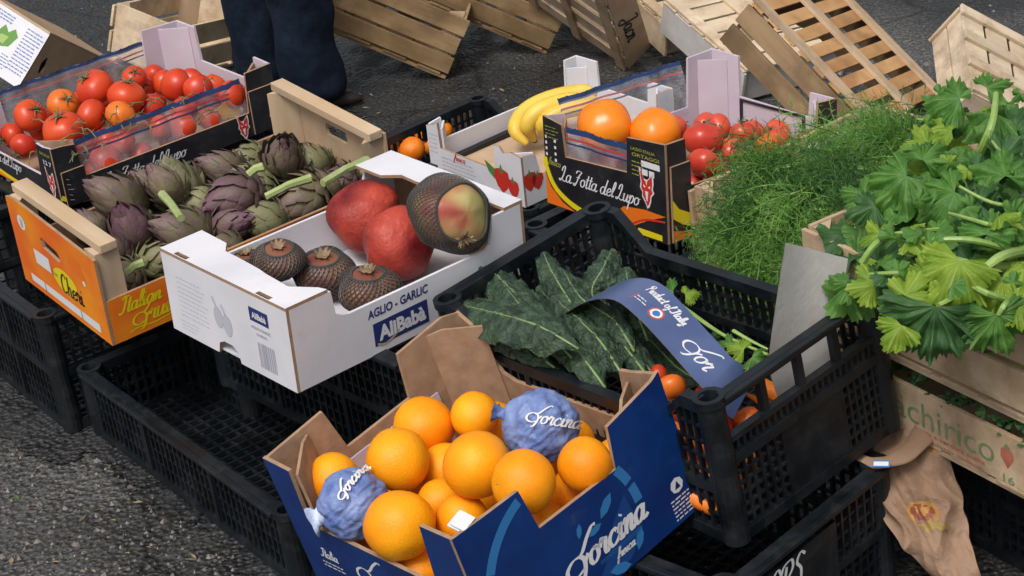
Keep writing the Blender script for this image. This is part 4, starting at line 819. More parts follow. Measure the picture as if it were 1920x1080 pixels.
F = {'forc': [[-13.44, 2.64, 13.01, 4.04], [-7.74, 7.07, 13.38, 3.18], [-8.2, -5.49, 15.0, 4.12], [5.89, -3.13, 16.83, 4.22], [14.76, -3.09, 17.0, 3.92], [16.2, 4.95, 14.31, 3.4], [12.49, 5.1, 8.54, 3.61], [1.83, -13.93, 14.09, 4.4], [-2.35, -5.34, 10.0, 2.95], [4.41, -6.98, 10.77, 3.27], [-16.0, -11.13, 13.59, 3.43], [-7.46, -0.08, 9.78, 3.43], [-10.06, 10.61, 8.85, 3.18], [13.76, -1.68, 9.0, 2.9], [1.99, -14.18, 6.74, 3.14], [8.28, 5.72, 17.0, 4.72], [-7.96, -13.8, 14.06, 4.39]],
 'garlic': [[-9.6, 11.36, 6.87, 5.81], [0.67, 8.68, 6.79, 5.41], [10.28, 11.05, 13.03, 5.57], [-5.31, -8.05, 8.48, 3.56], [-3.62, -1.79, 4.62, 4.15], [6.34, -1.45, 5.0, 4.05], [-10.6, -9.91, 6.22, 3.46]],
 'foxr': [[-10.18, -9.95, 12.0, 4.42], [-3.58, -4.72, 10.93, 4.22], [5.93, -3.01, 11.15, 3.2], [9.88, -6.74, 9.04, 2.65], [-4.89, 1.12, 9.95, 1.96], [4.01, 8.08, 9.0, 2.22], [12.0, 5.57, 9.0, 2.43], [9.08, 0.7, 8.84, 2.34], [-11.9, -8.01, 5.0, 1.97], [7.49, -6.96, 5.0, 1.9], [12.5, 12.72, 6.4, 1.76], [9.49, -3.48, 5.87, 2.07], [9.32, 5.94, 6.0, 1.93]],
 'foxl': [[-3.06, -3.42, 12.0, 3.41], [3.89, -0.78, 11.03, 3.29], [8.76, -16.63, 11.0, 3.57], [4.38, -8.69, 10.0, 2.86], [9.48, -5.36, 10.0, 2.84], [-5.94, -16.04, 10.0, 2.88], [-8.25, -8.15, 9.0, 2.83], [-0.81, -20.9, 7.0, 2.26], [-8.47, -13.53, 6.0, 2.22], [-6.44, 6.71, 10.01, 2.16], [2.08, 10.74, 9.0, 2.95], [8.72, 11.76, 9.34, 2.62], [4.78, 3.47, 7.42, 2.51], [-8.21, 8.8, 6.69, 2.28], [4.9, -11.05, 4.42, 2.07], [7.81, -8.69, 6.05, 2.16], [12.53, -7.6, 6.24, 2.15], [13.3, -11.92, 4.61, 2.81], [12.83, -4.87, 2.99, 2.26], [13.6, 4.49, 5.52, 2.47], [10.73, 2.78, 2.74, 2.0], [13.6, 15.95, 8.0, 2.51], [7.8, 14.31, 5.64, 2.13], [11.1, 6.75, 7.62, 2.39], [11.8, 0.77, 6.09, 2.18], [10.7, -12.63, 1.8, 2.35], [13.8, -7.89, 1.72, 1.95], [13.7, 10.36, 5.15, 2.19]],
 'cheri': [[-12.03, -9.18, 8.66, 3.91], [-7.26, -0.56, 8.42, 4.1], [2.17, 4.89, 8.8, 3.87], [-9.29, 9.66, 7.94, 3.09], [-0.88, 16.43, 10.31, 3.59], [0.57, 21.57, 8.0, 2.72], [-5.51, -11.11, 6.0, 3.86], [2.11, -4.94, 6.0, 4.01], [8.62, 14.11, 7.0, 3.88], [6.93, 7.16, 5.0, 3.34], [5.06, 0.71, 5.86, 2.97], [-5.7, -3.35, 11.0, 2.99], [3.06, -17.66, 3.39, 2.92], [2.07, -11.68, 3.42, 2.95], [5.66, 23.24, 5.77, 2.53], [-12.02, -2.6, 8.72, 2.7], [-6.26, 4.26, 5.32, 2.7], [-5.18, 11.84, 6.77, 2.53], [-0.97, 16.38, 4.91, 2.72]]}
tocam = Vector((-.05, -.85, .5))
def rdir(rr, up=.6): return Vector((rr.uniform(-1, 1), rr.uniform(-1, 1), up)).normalized()
# oranges
go = 'loose oranges heaped in the blue box'
def make_orange(seed):
    b = blob(4.1, f_orange(seed), 32, 22); o = b.build('orange', M['orange'], smooth=True)
    n = MB(); n.v = []; n.tube([(0, 0, 3.78), (0, 0, 3.9)], [.22, .12], 7); n.build('navel', M['stalk'], o); return o
olab = ['large orange at the back left, against the folded kraft corner', 'orange in shade behind the upper wrapped one, beneath the kraft wall', 'orange left of the middle, in front of the white lining', 'biggest bare orange in the centre of the blue box',
 'orange with a small green stalk spot, right of the centre', 'shaded orange under the right raised flap of the blue box', 'yellowish orange against the lettered front wall', 'large front orange beside the lower wrapped one', 'small orange wedged between the front orange and the central one',
 'orange by the white tape at the front corner notch', 'orange bearing an oval white sticker at the left corner', 'half hidden orange below the central ones', 'orange peeping out left of the upper wrapped fruit', 'orange low in the notch of the lettered wall', 'orange at the bottom edge behind the front corner flap']
ops = [make_orange(1.3), make_orange(5.1), make_orange(8.7)]; used = set()
rr = random.Random(11)
for i in range(15):
    k = i % 3; o = ops[k] if k not in used else copy_tree(ops[k]); used.add(k)
    d = tocam.lerp(Vector((-1, 0, .1)), .62) if i == 4 else rdir(rr, -.4)
    o.matrix_world = place(MX['forc'], F['forc'][i], d, rr.uniform(0, 6), 4.1, F['forc'][i][3]); tag(o, olab[i], 'orange', go)
    if i == 10: st = o
st_m = MB(); st_c = (0, 0, 0)
for k in range(14):
    pass
def onsphere(rad, d, w_, h_, lift, n=14):
    b = MB(); d = Vector(d).normalized(); x = d.cross(Vector((0, 0, 1))).normalized(); y = x.cross(d)
    ring = [(d * 1 + x * (w_ * math.cos(2 * math.pi * k / n)) + y * (h_ * math.sin(2 * math.pi * k / n))).normalized() * (rad + lift) for k in range(n)]
    b.v = [d * (rad + lift)] + ring; b.f = [(0, 1 + k, 1 + (k + 1) % n) for k in range(n)]; b.m = [0] * n; return b
stm = onsphere(4.1, (0, 0, 1), .30, .18, .06); stk = stm.build('sticker', M['white_ink'], st)
iv = st.matrix_world.inverted().to_3x3(); dd = (iv @ Vector((-.1, -.75, .9))).normalized()
stk.matrix_local = rot_to(dd)
s2 = onsphere(4.1, (0, 0, 1), .22, .07, .09).build('sticker_print', M['navy_ink'], stk)
# leaf under kraft: fillers of the lower layer
for k, (x, y, z) in enumerate([(-2.5, 3.6, 5.2), (8.5, -9.6, 4.6), (-14.5, -3.4, 5.4), (3.5, 11.5, 8.5), (12.5, 12.4, 7.5), (-9.5, -12, 4.4)]):
    o = copy_tree(ops[k % 3]); o.matrix_world = place(MX['forc'], (x, y, z), rdir(rr, -.5), k, 4.1, 3.9); tag(o, 'orange buried in the bottom layer of the blue box', 'orange', go)
def crumple(r_, seed, amp=.09):
    def f(th, ph):
        v = Vector(sph(th, ph)); c = 1 + amp * (noise.noise(v * 2.0 + Vector((seed, 0, 0)))) - .12 * abs(noise.noise(v * 2.3 + Vector((0, seed, 0)))) - .10 * abs(noise.noise(Vector((v.x * 1.2 + v.y * .8, v.y * 5 - v.x * 3, v.z * 2.5)) + Vector((0, seed, 3)))) - .03 * abs(noise.noise(v * 11)) + .06
        return tuple(v * c)
    return blob(r_, f, 110, 76)
for i, lb, sd in ((15, 'orange wrapped in crumpled blue tissue with white script, by the kraft back wall', 3.3), (16, 'orange wrapped in blue tissue, in the near left corner of the blue box', 9.1)):
    q = F['forc'][i]; mw = place(MX['forc'], q, tocam if i == 15 else (-.1, -.8, .6), 0, 1, 1)
    b = crumple(q[3], sd); o = b.build('wrapped_orange', M['paper_blue'], smooth=True); o.matrix_world = mw; tag(o, lb, 'orange', 'tissue wrapped oranges')
    t = MB(); rad = q[3] * 1.085
    fr = (Vector((0, 0, 0)), Vector((1, 0, 0)), Vector((0, 1, 0)), Vector((0, 0, 1))); script(t, fr, 'Forcina', -.6 if i == 15 else 0, .6, 1.9 if i == 15 else 1.5, .17, -8 if i == 15 else 60, .3, 0, 0, 1)
    iw = mw.inverted().to_3x3(); nz_ = Vector((0, 0, 1)); ux = (iw @ (cam.matrix_world.to_3x3() @ Vector((1, 0, 0)))); ux = (ux - nz_ * ux.dot(nz_)).normalized(); uy = nz_.cross(ux)
    for k in range(len(t.v)):
        v = t.v[k]; w0 = ux * v.x + uy * v.y; h = math.sqrt(max(.1, rad * rad - w0.length_squared)); t.v[k] = w0 + nz_ * h
    t.build('script_print', M['white_ink'], o)
    tw = MB(); rr2 = random.Random(i); n = 18                            # the twisted loose ends of the tissue
    c0 = (-ux * .95 + uy * (.35 if i == 15 else -.35) - nz_ * .1).normalized(); ax = c0.cross(nz_).normalized(); ay = c0.cross(ax)
    rows = []
    for j in range(6):
        row = []
        for k in range(n):
            a = 2 * math.pi * k / n; rr_ = (1.6 - .25 * j if j < 3 else .9 + .45 * (j - 3)) * (1 + .3 * math.sin(3 * a + j) + .2 * rr2.random())
            row.append(c0 * (q[3] * (.82 + .09 * j)) + ax * rr_ * math.cos(a) * (.6 if i == 15 else 1) + ay * rr_ * math.sin(a))
        rows.append(row)
    tw.v = [v for r_ in rows for v in r_]
    for j in range(5):
        for k in range(n): tw.f.append((j * n + k, j * n + (k + 1) % n, (j + 1) * n + (k + 1) % n, (j + 1) * n + k)); tw.m.append(0)
    tw.build('twisted_ends', M['paper_blue'] if i == 15 else M['paper_pale'], o, smooth=True)
# tape at the front notch
tp = MB(); tp.box((0, 0, 0), (2.2, 2.6, .2)); tp.box((.2, 0, .35), (2.0, 2.3, .15)); o = tp.build('paper_tape', M['white_ink']); o.matrix_world = MX['forc'] @ Matrix.Translation(Vector((17.9, -14.6, 20.6)) * S) @ Matrix.Rotation(R(24), 4, 'Y') @ Matrix.Rotation(.2, 4, 'Z'); tag(o, 'bit of folded white tape over the front notch of the blue box', 'tape')

# tomatoes
def calyx(o, r_, seed, m='calyx', long=1.0):
    rr = random.Random(seed); b = MB()
    for k in range(5):
        a = 2 * math.pi * k / 5 + rr.uniform(-.2, .2); L = r_ * rr.uniform(.45, .62) * long; pts = []
        for j in range(5):
            t = j / 4; rad = L * t; z = r_ * (.70 + .10 * t) + r_ * .16 * t * (1 - t) * 3 + rr.uniform(0, .08)
            pts.append((rad * math.cos(a + .2 * t), rad * math.sin(a + .2 * t), z))
        b.tube(pts, [.26, .24, .18, .12, .04], 5, flat=.4)
    b.tube([(0, 0, r_ * .68), (.15, .1, r_ * .95), (.7, .4, r_ * 1.15)], [.2, .15, .12], 6)
    return b.build('calyx', M[m], o, smooth=True)
def make_tomato(seed, m, ribs=.03, nm='tomato', cal=True):
    o = blob(3.0, f_tomato(seed, ribs), 30, 20).build(nm, M[m], smooth=True)
    if cal: calyx(o, 3.0, seed)
    return o
TA, TB, TC = make_tomato(1, 'tomato'), make_tomato(2.4, 'tomato', .05), make_tomato(4.2, 'tomato_pale', .01)
tl_ = ['large dark red tomato topmost in the left box', 'broad red tomato right of the topmost one', 'big red tomato with dry calyx at the near left, above the box corner', 'round red tomato just left of the orange coloured one', 'small orange coloured tomato in the middle of the left box',
 'red tomato at the far left against the white end wall', 'orange-red tomato under a green vine stalk, left part of the box', 'tomato half hidden behind the near corner flap', 'tomato peeping between the two leftmost ones', 'dark tomato at the back under the vine stalks',
 'large tomato in front of the white corner post', 'tomato right of the white post tomato, crossed by the blue film edge', 'tomato behind the film edge right of the orange coloured one', 'small tomato in the back row beside the film', 'small tomato low beside the near corner', 'small tomato directly below the round red one',
 'tomato below the orange coloured one, behind the film edge', 'tomato pressed to the film near the near corner', 'tomato low behind the film, below the scalloped edge', 'tomato behind film, left of the yellow slip', 'low tomato in the middle of the film window', 'pinkish tomato at the far right behind the yellow slip', 'tomato at the back right under the film stripes',
 'tomato near the scalloped edge, right half of the box', 'tomato behind the film in the middle, under vine stalks', 'tomato filling the lower left of the film window', 'tomato at the bottom of the film window near the corner', 'tomato behind the film above the fox box lettering']
prot = {'a': TA, 'b': TB, 'c': TC}; used = set(); rr = random.Random(5)
for i, q in enumerate(F['foxl']):
    k = 'c' if i in (4, 6) else ('a' if i % 2 else 'b'); o = prot[k] if k not in used else copy_tree(prot[k]); used.add(k)
    d = {2: (-.1, -.3, 1), 5: (.6, -.5, .6), 6: (.5, -.6, .6)}.get(i, tuple(rdir(rr, rr.choice([-.6, -.2, .9]))))
    o.matrix_world = place(MX['foxl'], q, d, rr.uniform(0, 6), 3.0, q[3] * 1.1); tag(o, tl_[i], 'tomato', 'tomatoes in the left fox box')
rr = random.Random(31); fx = [(-10.5, -18.5, 5.6), (-11.5, -2.5, 6.8), (-11.8, 2.8, 6.6), (-2.2, -12.8, 7.2), (1.2, 5.6, 6.4), (-2.5, 3.6, 7.0), (-6.2, 12.6, 7.0), (-12, 14, 6.5), (-3.0, 17.0, 6.6), (3.2, 17.8, 6.4), (8.8, 19.0, 6.2), (-11.5, -12, 5.6), (2.9, -17.8, 5.5), (-12, 8.5, 4.6), (3, -13.5, 3.6), (13.2, 20.2, 5.0)]
for i, q in enumerate(fx):
    o = copy_tree([TA, TB][i % 2]); o.matrix_world = place(MX['foxl'], q, rdir(rr, -.2), rr.uniform(0, 6), 3.0, 2.6); tag(o, 'tomato wedged in the lower layer of the left fox box', 'tomato', 'tomatoes in the left fox box')
TD = make_tomato(7.2, 'tomato_pink', .06); used = False
pr = blob(4.3, lambda th, ph: (lambda x: (x[0], x[1], x[2] * .86))(sph(th, ph, 1 + .03 * math.cos(4 * th) * math.sin(ph))), 32, 20).build('persimmon', M['persimmon'], smooth=True)
calyx(pr, 4.0, 3, 'stalk', .9)
for i, lb in ((0, 'large round persimmon behind the clear film of the right fox box'), (1, 'persimmon peeping over the fox emblem flap')):
    o = pr if i == 0 else copy_tree(pr); q = F['foxr'][i]; o.matrix_world = place(MX['foxr'], q, (.2, .5, -1), i, 4.3, q[3] * (1.05 if i == 0 else 1)); tag(o, lb, 'persimmon', 'persimmons in the right fox box')
tr_ = {2: 'largest pinkish tomato of the right fox box, behind the flap', 3: 'glossy tomato nearest the wooden dill crate corner', 4: 'small tomato between the persimmon and the white post', 5: 'red tomato near the black edged white panel', 6: 'orange-red tomato just above the dill', 7: 'tomato in the centre of the right box, touching the largest',
 8: 'little tomato low behind the film of the right box', 9: 'small tomato low beside the emblem flap', 10: 'small tomato in the far right corner by the dark post', 11: 'tomato in the lower layer under the largest one', 12: 'tomato partly buried by dill fronds'}
for i in range(2, 13):
    k = TC if i == 6 else TD; o = copy_tree(k) if (i != 2) else TD; q = F['foxr'][i]
    o.matrix_world = place(MX['foxr'], q, rdir(rr, .9), rr.uniform(0, 6), 3.0, q[3]); tag(o, tr_[i], 'tomato', 'tomatoes in the right fox box')
for i, q in enumerate([(-2, 5.5, 7.5), (1.5, 12.5, 7.2), (7.8, 12.0, 7.6), (-4.5, 10.5, 7.4), (-9, 5.5, 6.5), (-9.5, 13, 6.0), (2.2, 3.0, 7.4), (11, 16.2, 6.2), (3, 17, 6.2), (-9.5, -2.5, 5.2)]):
    o = copy_tree(TD); o.matrix_world = place(MX['foxr'], q, rdir(rr, .6), rr.uniform(0, 6), 3.0, 2.5); tag(o, 'tomato packed in the lower layer of the right fox box', 'tomato', 'tomatoes in the right fox box')
# vine stalks over the left tomatoes
vs_ = MB(); rr = random.Random(8)
for k in range(26):
    u, v = rr.uniform(60, 430), 0; v = 265 - (u - 60) * .27 + rr.uniform(-30, 50); z = 39.5 + rr.uniform(-1.5, .8); p0 = at(u, v, z); a = rr.uniform(0, 6.3); L = rr.uniform(2, 5)
    pts = [p0 + Vector((math.cos(a) * L * t, math.sin(a) * L * t, math.sin(t * 3) * .8 - .6 * t)) for t in (0, .35, .7, 1)]
    vs_.tube(pts, [.16, .14, .12, .08], 5); 
    for j in range(2): d = Vector((rr.uniform(-1, 1), rr.uniform(-1, 1), rr.uniform(0, .8))) * 1.2; vs_.tube([pts[1 + j], pts[1 + j] + d], [.1, .04], 4)
tag(vs_.build('vine_stalks', M['calyx'], origin=at(240, 230, 39)), 'tangle of dry green vine stalks lying over the left tomatoes', 'vine stalks', kind='stuff')
# mandarins
mp = make_orange(3.9); mp.name = 'mandarin'; mp.data = mp.data.copy(); mp.data.materials[0] = M['mandarin']
for i, (u, v, r_, z, lb) in enumerate([(773, 281, 25, 9.5, 'mandarin nearest the white box corner post'), (744, 284, 16, 8.5, 'mandarin half hidden behind the wooden artichoke box end'), (830, 244, 19, 9, 'mandarin behind the thin white corner post'), (806, 272, 20, 7, 'mandarin in the lower layer behind the white post'), (795, 248, 20, 6.5, 'mandarin deep in the black crate')]):
    o = mp if i == 0 else copy_tree(mp); c = at(u, v, z); dep = (c.y * math.cos(PITCH) + (CAMH - c.z) * math.sin(PITCH)); o.matrix_world = Matrix.Translation(W(c)) @ rot_to(rdir(rr, -.5)) @ Matrix.Scale(r_ * dep / FPX / 4.1, 4); tag(o, lb, 'mandarin', 'mandarins in the black crate')

# pomegranates and netted fruit
def crown(o, r_, n=7, h=1.5, m='dry'):
    b = MB()
    b.tube([(0, 0, r_ * .86), (0, 0, r_ * 1.0), (0, 0, r_ * 1.12)], [r_ * .20, r_ * .17, r_ * .22], 12)
    for k in range(n):
        a = 2 * math.pi * k / n; ca, sa = math.cos(a), math.sin(a)
        p0 = Vector((ca, sa, 0)) * r_ * .2; T = Vector((-sa, ca, 0)) * r_ * .1
        up = Vector((0, 0, 1)); b.face([p0 + T + up * r_ * 1.1, p0 - T + up * r_ * 1.1, p0 * (1.6 + .5 * (k % 2)) - T * .5 + up * (r_ * 1.2 + h * .4), p0 * 1.9 + up * (r_ * 1.15 + h * .8), p0 * 1.7 + T * .5 + up * (r_ * 1.2 + h * .4)])
    return b.build('crown', M[m], o)
plab = ['larger dark red pomegranate at the back of the white box', 'mottled red pomegranate in the middle of the white box']
for i in (0, 1):
    q = F['garlic'][i]; o = blob(q[3], f_pome(3 + i), 40, 28).build('pomegranate', M['pome'], smooth=True); o.matrix_world = place(MX['garlic'], q, (-.5, .6, -.5) if i == 0 else (.3, .6, -.6), 0, 1, 1); crown(o, q[3]); tag(o, plab[i], 'pomegranate', 'bare pomegranates')
def net(o, r_, fn, ph0, ph1, nth, nph, w_=.07):
    b = MB(); k = 0; P_ = lambda th, ph: Vector(fn(th, ph)) * (r_ * 1.03)
    for sgn in (-1, 1):
        for i in range(nth):
            pts = [P_(2 * math.pi * (i + sgn * (j * .5)) / nth, ph0 + (ph1 - ph0) * j / nph) for j in range(nph + 1)]
            b.tube(pts, w_, 4, cap=False)
    pts = [P_(2 * math.pi * i / 30, ph0) for i in range(31)]; b.tube(pts, w_ * 2.2, 5, cap=False)
    return b.build('net_sleeve', M['net'], o)
nlab = {2: 'large fruit in black net with a bare reddish green cheek, resting on the far rim', 3: 'netted fruit at the back of the near group, dry crown up', 4: 'middle netted fruit of the near group', 5: 'netted fruit nearest the front notch of the white box', 6: 'netted fruit deep in shadow behind the near flange'}
for i in (2, 3, 4, 5, 6):
    q = F['garlic'][i]; fn = f_pome(10 + i); big = i == 2
    o = blob(q[3] * .985, fn, 36, 24).build('netted_pomegranate', M['pome_green'] if big else M['pome_dull'], smooth=True)
    d = cam.matrix_world.to_3x3() @ Vector((.50, .02, .85)) if big else {3: (.15, -.25, 1), 4: (.1, -.2, 1), 5: (.1, -.1, 1), 6: (0, 0, 1)}[i]
    o.matrix_world = place(MX['garlic'], q, d, .4, 1, 1) @ (Matrix.Diagonal((1, 1, 1.12, 1)) if big else Matrix.Diagonal((1.06, 1.0, .76, 1)))
    net(o, q[3], fn, .80 if big else .55, 2.9, 48 if big else 32, 31 if big else 16, .085 if big else .085)
    if not big: crown(o, q[3] * .86, 9, .8)
    else:
        c = MB(); rr2 = random.Random(3); e = (o.matrix_world.inverted().to_3x3() @ (cam.matrix_world.to_3x3() @ Vector((.42, -.62, .75)))).normalized()
        x = e.cross(Vector((0, 0, 1))).normalized(); y = x.cross(e)
        for k in range(16):
            a = rr2.uniform(0, 6.28); l = rr2.uniform(.9, 1.8); m_ = (x * math.cos(a) + y * math.sin(a)); c.tube([e * q[3] * .97, e * (q[3] * 1.06) + m_ * l * .6, e * (q[3] * 1.02 + rr2.uniform(0, .7)) + m_ * l], [.3, .22, .06], 5, flat=.35)
        c.build('crown', M['dry'], o)
    tag(o, nlab[i], 'pomegranate', 'pomegranates in black nets')

# ------------------------------------------------------------------ artichokes
def make_artichoke(seed):
    rr = random.Random(seed); b = MB(); b.attr = []; R0 = 3.3
    rows = 9; ang = 0
    for row in range(rows):
        n = 8 if row < 7 else 5; ph = R(158 - row * 17.5); 
        for k in range(n):
            th = 2 * math.pi * (k + .5 * (row % 2)) / n + rr.uniform(-.12, .12)
            base = Vector((math.sin(ph) * math.cos(th), math.sin(ph) * math.sin(th), -.1 + 1.05 * -math.cos(math.pi - ph))) * R0 * (1 - .02 * row)
            rad = Vector((math.cos(th), math.sin(th), 0)); tan = Vector((-math.sin(th), math.cos(th), 0))
            L = (3.1 + .16 * row if row < 6 else 2.7) * rr.uniform(.88, 1.15); w0 = (1.6 - .085 * row) * rr.uniform(.9, 1.1); flare = rr.uniform(-.35, .28) * (1 if row < 6 else .5)
            tang = (Vector((0, 0, 1)) * math.sin(ph) + rad * math.cos(ph)) if ph < math.pi / 2 else (Vector((0, 0, 1)) * math.sin(ph) - rad * math.cos(ph) * 1.0)
            tang = Vector((0, 0, math.sin(ph))) + rad * (-math.cos(ph)) if ph > math.pi / 2 else Vector((0, 0, math.sin(ph))) - rad * math.cos(ph)
            if ph < R(75): tang = Vector((0, 0, 1)) - rad * (.42 if ph > R(45) else .18)
            tang.normalize(); nor = rad * math.sin(ph) + Vector((0, 0, math.cos(ph) * 1.0)); nor.normalize()
            n0 = len(b.v); S_ = [(0, .75), (.3, 1.0), (.6, .85), (.85, .42), (1.0, .05)]
            for t, ww in S_:
                c = base + tang * (L * t) + nor * (.12 + .35 * math.sin(t * 2.4) + flare * t * t) - rad * ((.18 if row < 5 else .10) * t * t * L if ph < 1.9 else .0)
                for s_ in (-1, -.5, 0, .5, 1):
                    b.v.append(c + tan * (s_ * ww * w0) - nor * (.35 * s_ * s_ * ww)); b.attr.append(max(0, min(1, (t - .05) * 1.1 * (.5 + .06 * row) + rr.uniform(-.1, .2))))
            for i in range(4):
                for j in range(4): a = n0 + i * 5 + j; b.f.append((a, a + 1, a + 6, a + 5)); b.m.append(0)
    n0 = len(b.v); core = blob(R0 * .93, lambda th, ph: sph(th, ph, 1, 1.1), 14, 10); b.v += core.v; b.attr += [.3] * len(core.v); b.f += [tuple(x + n0 for x in f) for f in core.f]; b.m += core.m
    o = b.build('artichoke', M['arti'], smooth=True)
    s_ = MB(); s_.tube([(0, 0, -2.6), (.2, 0, -4), (.3, .1, -6), (.3, .2, -8.4)], [.95, .75, .7, .78], 10); s_.build('stem', M['arti_stem'], o, smooth=False)
    return o
AP = [make_artichoke(1), make_artichoke(2), make_artichoke(3), make_artichoke(4)]
M['arti_green'] = mat('artichoke_bract_green', (.15, .165, .065), (.25, .26, .12), 11, .55, .3, 200, .35, c3=(.20, .17, .11)); M['arti_purple'] = mat('artichoke_bract_purple', (.10, .085, .06), (.17, .13, .09), 11, .55, .3, 200, .35, c3=(.15, .065, .11))
AP[1].data.materials[0] = M['arti_green']; AP[2].data.materials[0] = M['arti_purple']
cw = cam.matrix_world.to_3x3()
def vdir(deg, out=.3): return cw @ Vector((math.cos(R(deg)), math.sin(R(deg)), out))
al = [('purple artichoke at the near left of the box, tip to the upper left', 150, .35), ('greenish open artichoke left of the middle with its stem down right', 110, .45), ('purple artichoke lying centre, its thick stem to the upper right', 205, .25), ('dark purple artichoke against the back board', 160, .3), ('round artichoke seen crown on near the far end', 80, 1.6),
 ('artichoke in the far corner by the wooden end', 140, .4), ('rounded green artichoke behind the near wooden corner', 110, .8), ('artichoke with pointed bracts in the front row', 165, .3), ('dark artichoke beside the white box rim, long stem up right', 215, .25), ('artichoke half hidden behind the white box rim', 175, .3),
 ('small artichoke between the front ones', 20, .3), ('artichoke at the back left under the black lettering', 130, .3), ('lowest artichoke by the near corner, in shadow', 200, .2), ('artichoke whose cut stem shows below the near ones', 15, .2), ('artichoke at the far right by the upright board', 200, .3),
 ('small artichoke squeezed at the left board', 150, .3), ('artichoke under the middle ones', 170, .2), ('artichoke under the crown facing one', 160, .2), ('artichoke low at the centre right', 190, .2)]
arts = []; gA = 'purple green artichokes in the orange printed box'; used = set(); rr = random.Random(21)
for i, q in enumerate(F['cheri']):
    k = i % 4; o = AP[k] if k not in used else copy_tree(AP[k]); used.add(k)
    lb, dg, out = al[i]; o.matrix_world = place(MX['cheri'], q, vdir(dg, out), rr.uniform(0, 6), 4.0, q[3] * 1.12) @ Matrix.Diagonal((.97, 1.0, rr.uniform(1.05, 1.22), 1)); tag(o, lb, 'artichoke', gA); arts.append(o)
    if i in (2, 8): pass
rr = random.Random(44)
for k, q in enumerate([(-12, 3.5, 7.0), (-11.5, 16, 6.5), (-7, 20.5, 6.0), (6.2, 19.5, 5.5), (-11.5, -15, 5.5), (-1, 11, 7.2), (-2.5, -16.5, 5.0), (9.0, -2.0, 4.0), (8.5, -8, 3.6), (-2, 1.0, 7.4)]):
    o = copy_tree(AP[k % 4]); o.matrix_world = place(MX['cheri'], q, vdir(rr.uniform(110, 230), .1), rr.uniform(0, 6), 4.0, 3.2)
    for ch in [c for c in bpy.data.objects if c.parent == o]: bpy.data.objects.remove(ch)
    tag(o, 'artichoke in the lower layer, showing between those heaped on top', 'artichoke', gA)
for a, b, ai in (((583, 334, 44), (500, 368, 43), 2), ((690, 300, 43), (606, 343, 43), 8), ((495, 312, 45), (466, 328, 44), 3), ((305, 365, 42), (338, 408, 42), 1), ((270, 492, 36), (236, 512, 35), 12)):
    for ch in [q for q in bpy.data.objects if q.parent == arts[ai]]: bpy.data.objects.remove(ch)
    s_ = MB(); A_, B_ = at(*a), at(*b); m_ = (A_ + B_) / 2 + Vector((0, 0, .3)); s_.tube([A_ - m_, (A_ - m_) * .96, Vector((0, .15, 0)), B_ - m_], [.62, .78, .68, .66], 7)
    o = s_.build('stem', M['arti_stem'], arts[ai], smooth=False); o.matrix_local = arts[ai].matrix_world.inverted() @ Matrix.Translation(W(m_))

# ------------------------------------------------------------------ leaves
def leafstrip(pts, wd, seed, bump=.5, fold=.3, n=120, m=30, frill=.35, curl=0):
    """long blistered leaf along pts (cm, world); returns mesh builder and its rib path"""
    path = [Vector(p) for p in cr([tuple(p) for p in pts], 10)]
    L = [0]
    for a, b in zip(path, path[1:]): L.append(L[-1] + (b - a).length)
    def pt(t):
        s_ = t * L[-1]
        for i in range(len(path) - 1):
            if L[i + 1] >= s_: k = (s_ - L[i]) / (L[i + 1] - L[i] + 1e-9); return path[i].lerp(path[i + 1], k)
        return path[-1]
    b = MB(); b.attr = []
    for i in range(n + 1):
        t = i / n; c = pt(t); d = (pt(min(1, t + .02)) - pt(max(0, t - .02))).normalized()
        up = Vector((0, -.55, .85)); x = d.cross(up).normalized(); y = x.cross(d)
        prof = math.sin(math.pi * min(1, t * .95 + .04)) ** .38 * (.85 + .15 * t)
        if t < .12: prof *= t / .12 * .8 + .2
        for j in range(m + 1):
            s_ = -1 + 2 * j / m; e = 1 + .05 * noise.noise(Vector((t * 18, s_ * 2, seed))) + .03 * noise.noise(Vector((t * 60, s_ * 2, seed)))
            q = c + x * (s_ * wd / 2 * prof * e) + y * (-fold * wd * s_ * s_ * prof * .6 + curl * wd * abs(s_) ** 3 * prof)
            q += y * (bump * (noise.noise(q * .6 + Vector((seed, 0, 0))) * .8 + noise.noise(q * 1.5) * .45 + abs(noise.noise(q * 2.6)) * .38))
            q += y * (frill * wd * .12 * abs(s_) ** 3 * math.sin(t * 38 + seed + s_))
            b.v.append(q); a = max(0, 1 - abs(s_) * 16)
            vein = .32 * max(0, 1 - abs(((t * 8 - abs(s_) * 1.0 + .15 * noise.noise(Vector((t * 9, s_ * 3, seed)))) % 1) - .5) * 16) * (1 - abs(s_))
            b.attr.append(max(a * .9, vein))
    for i in range(n):
        for j in range(m): a = i * (m + 1) + j; b.f.append((a, a + 1, a + m + 2, a + m + 1)); b.m.append(0)
    rib = [pt(t) + Vector((0, -.06, .1)) for t in [k / 14 * .96 for k in range(15)]]
    return b, rib
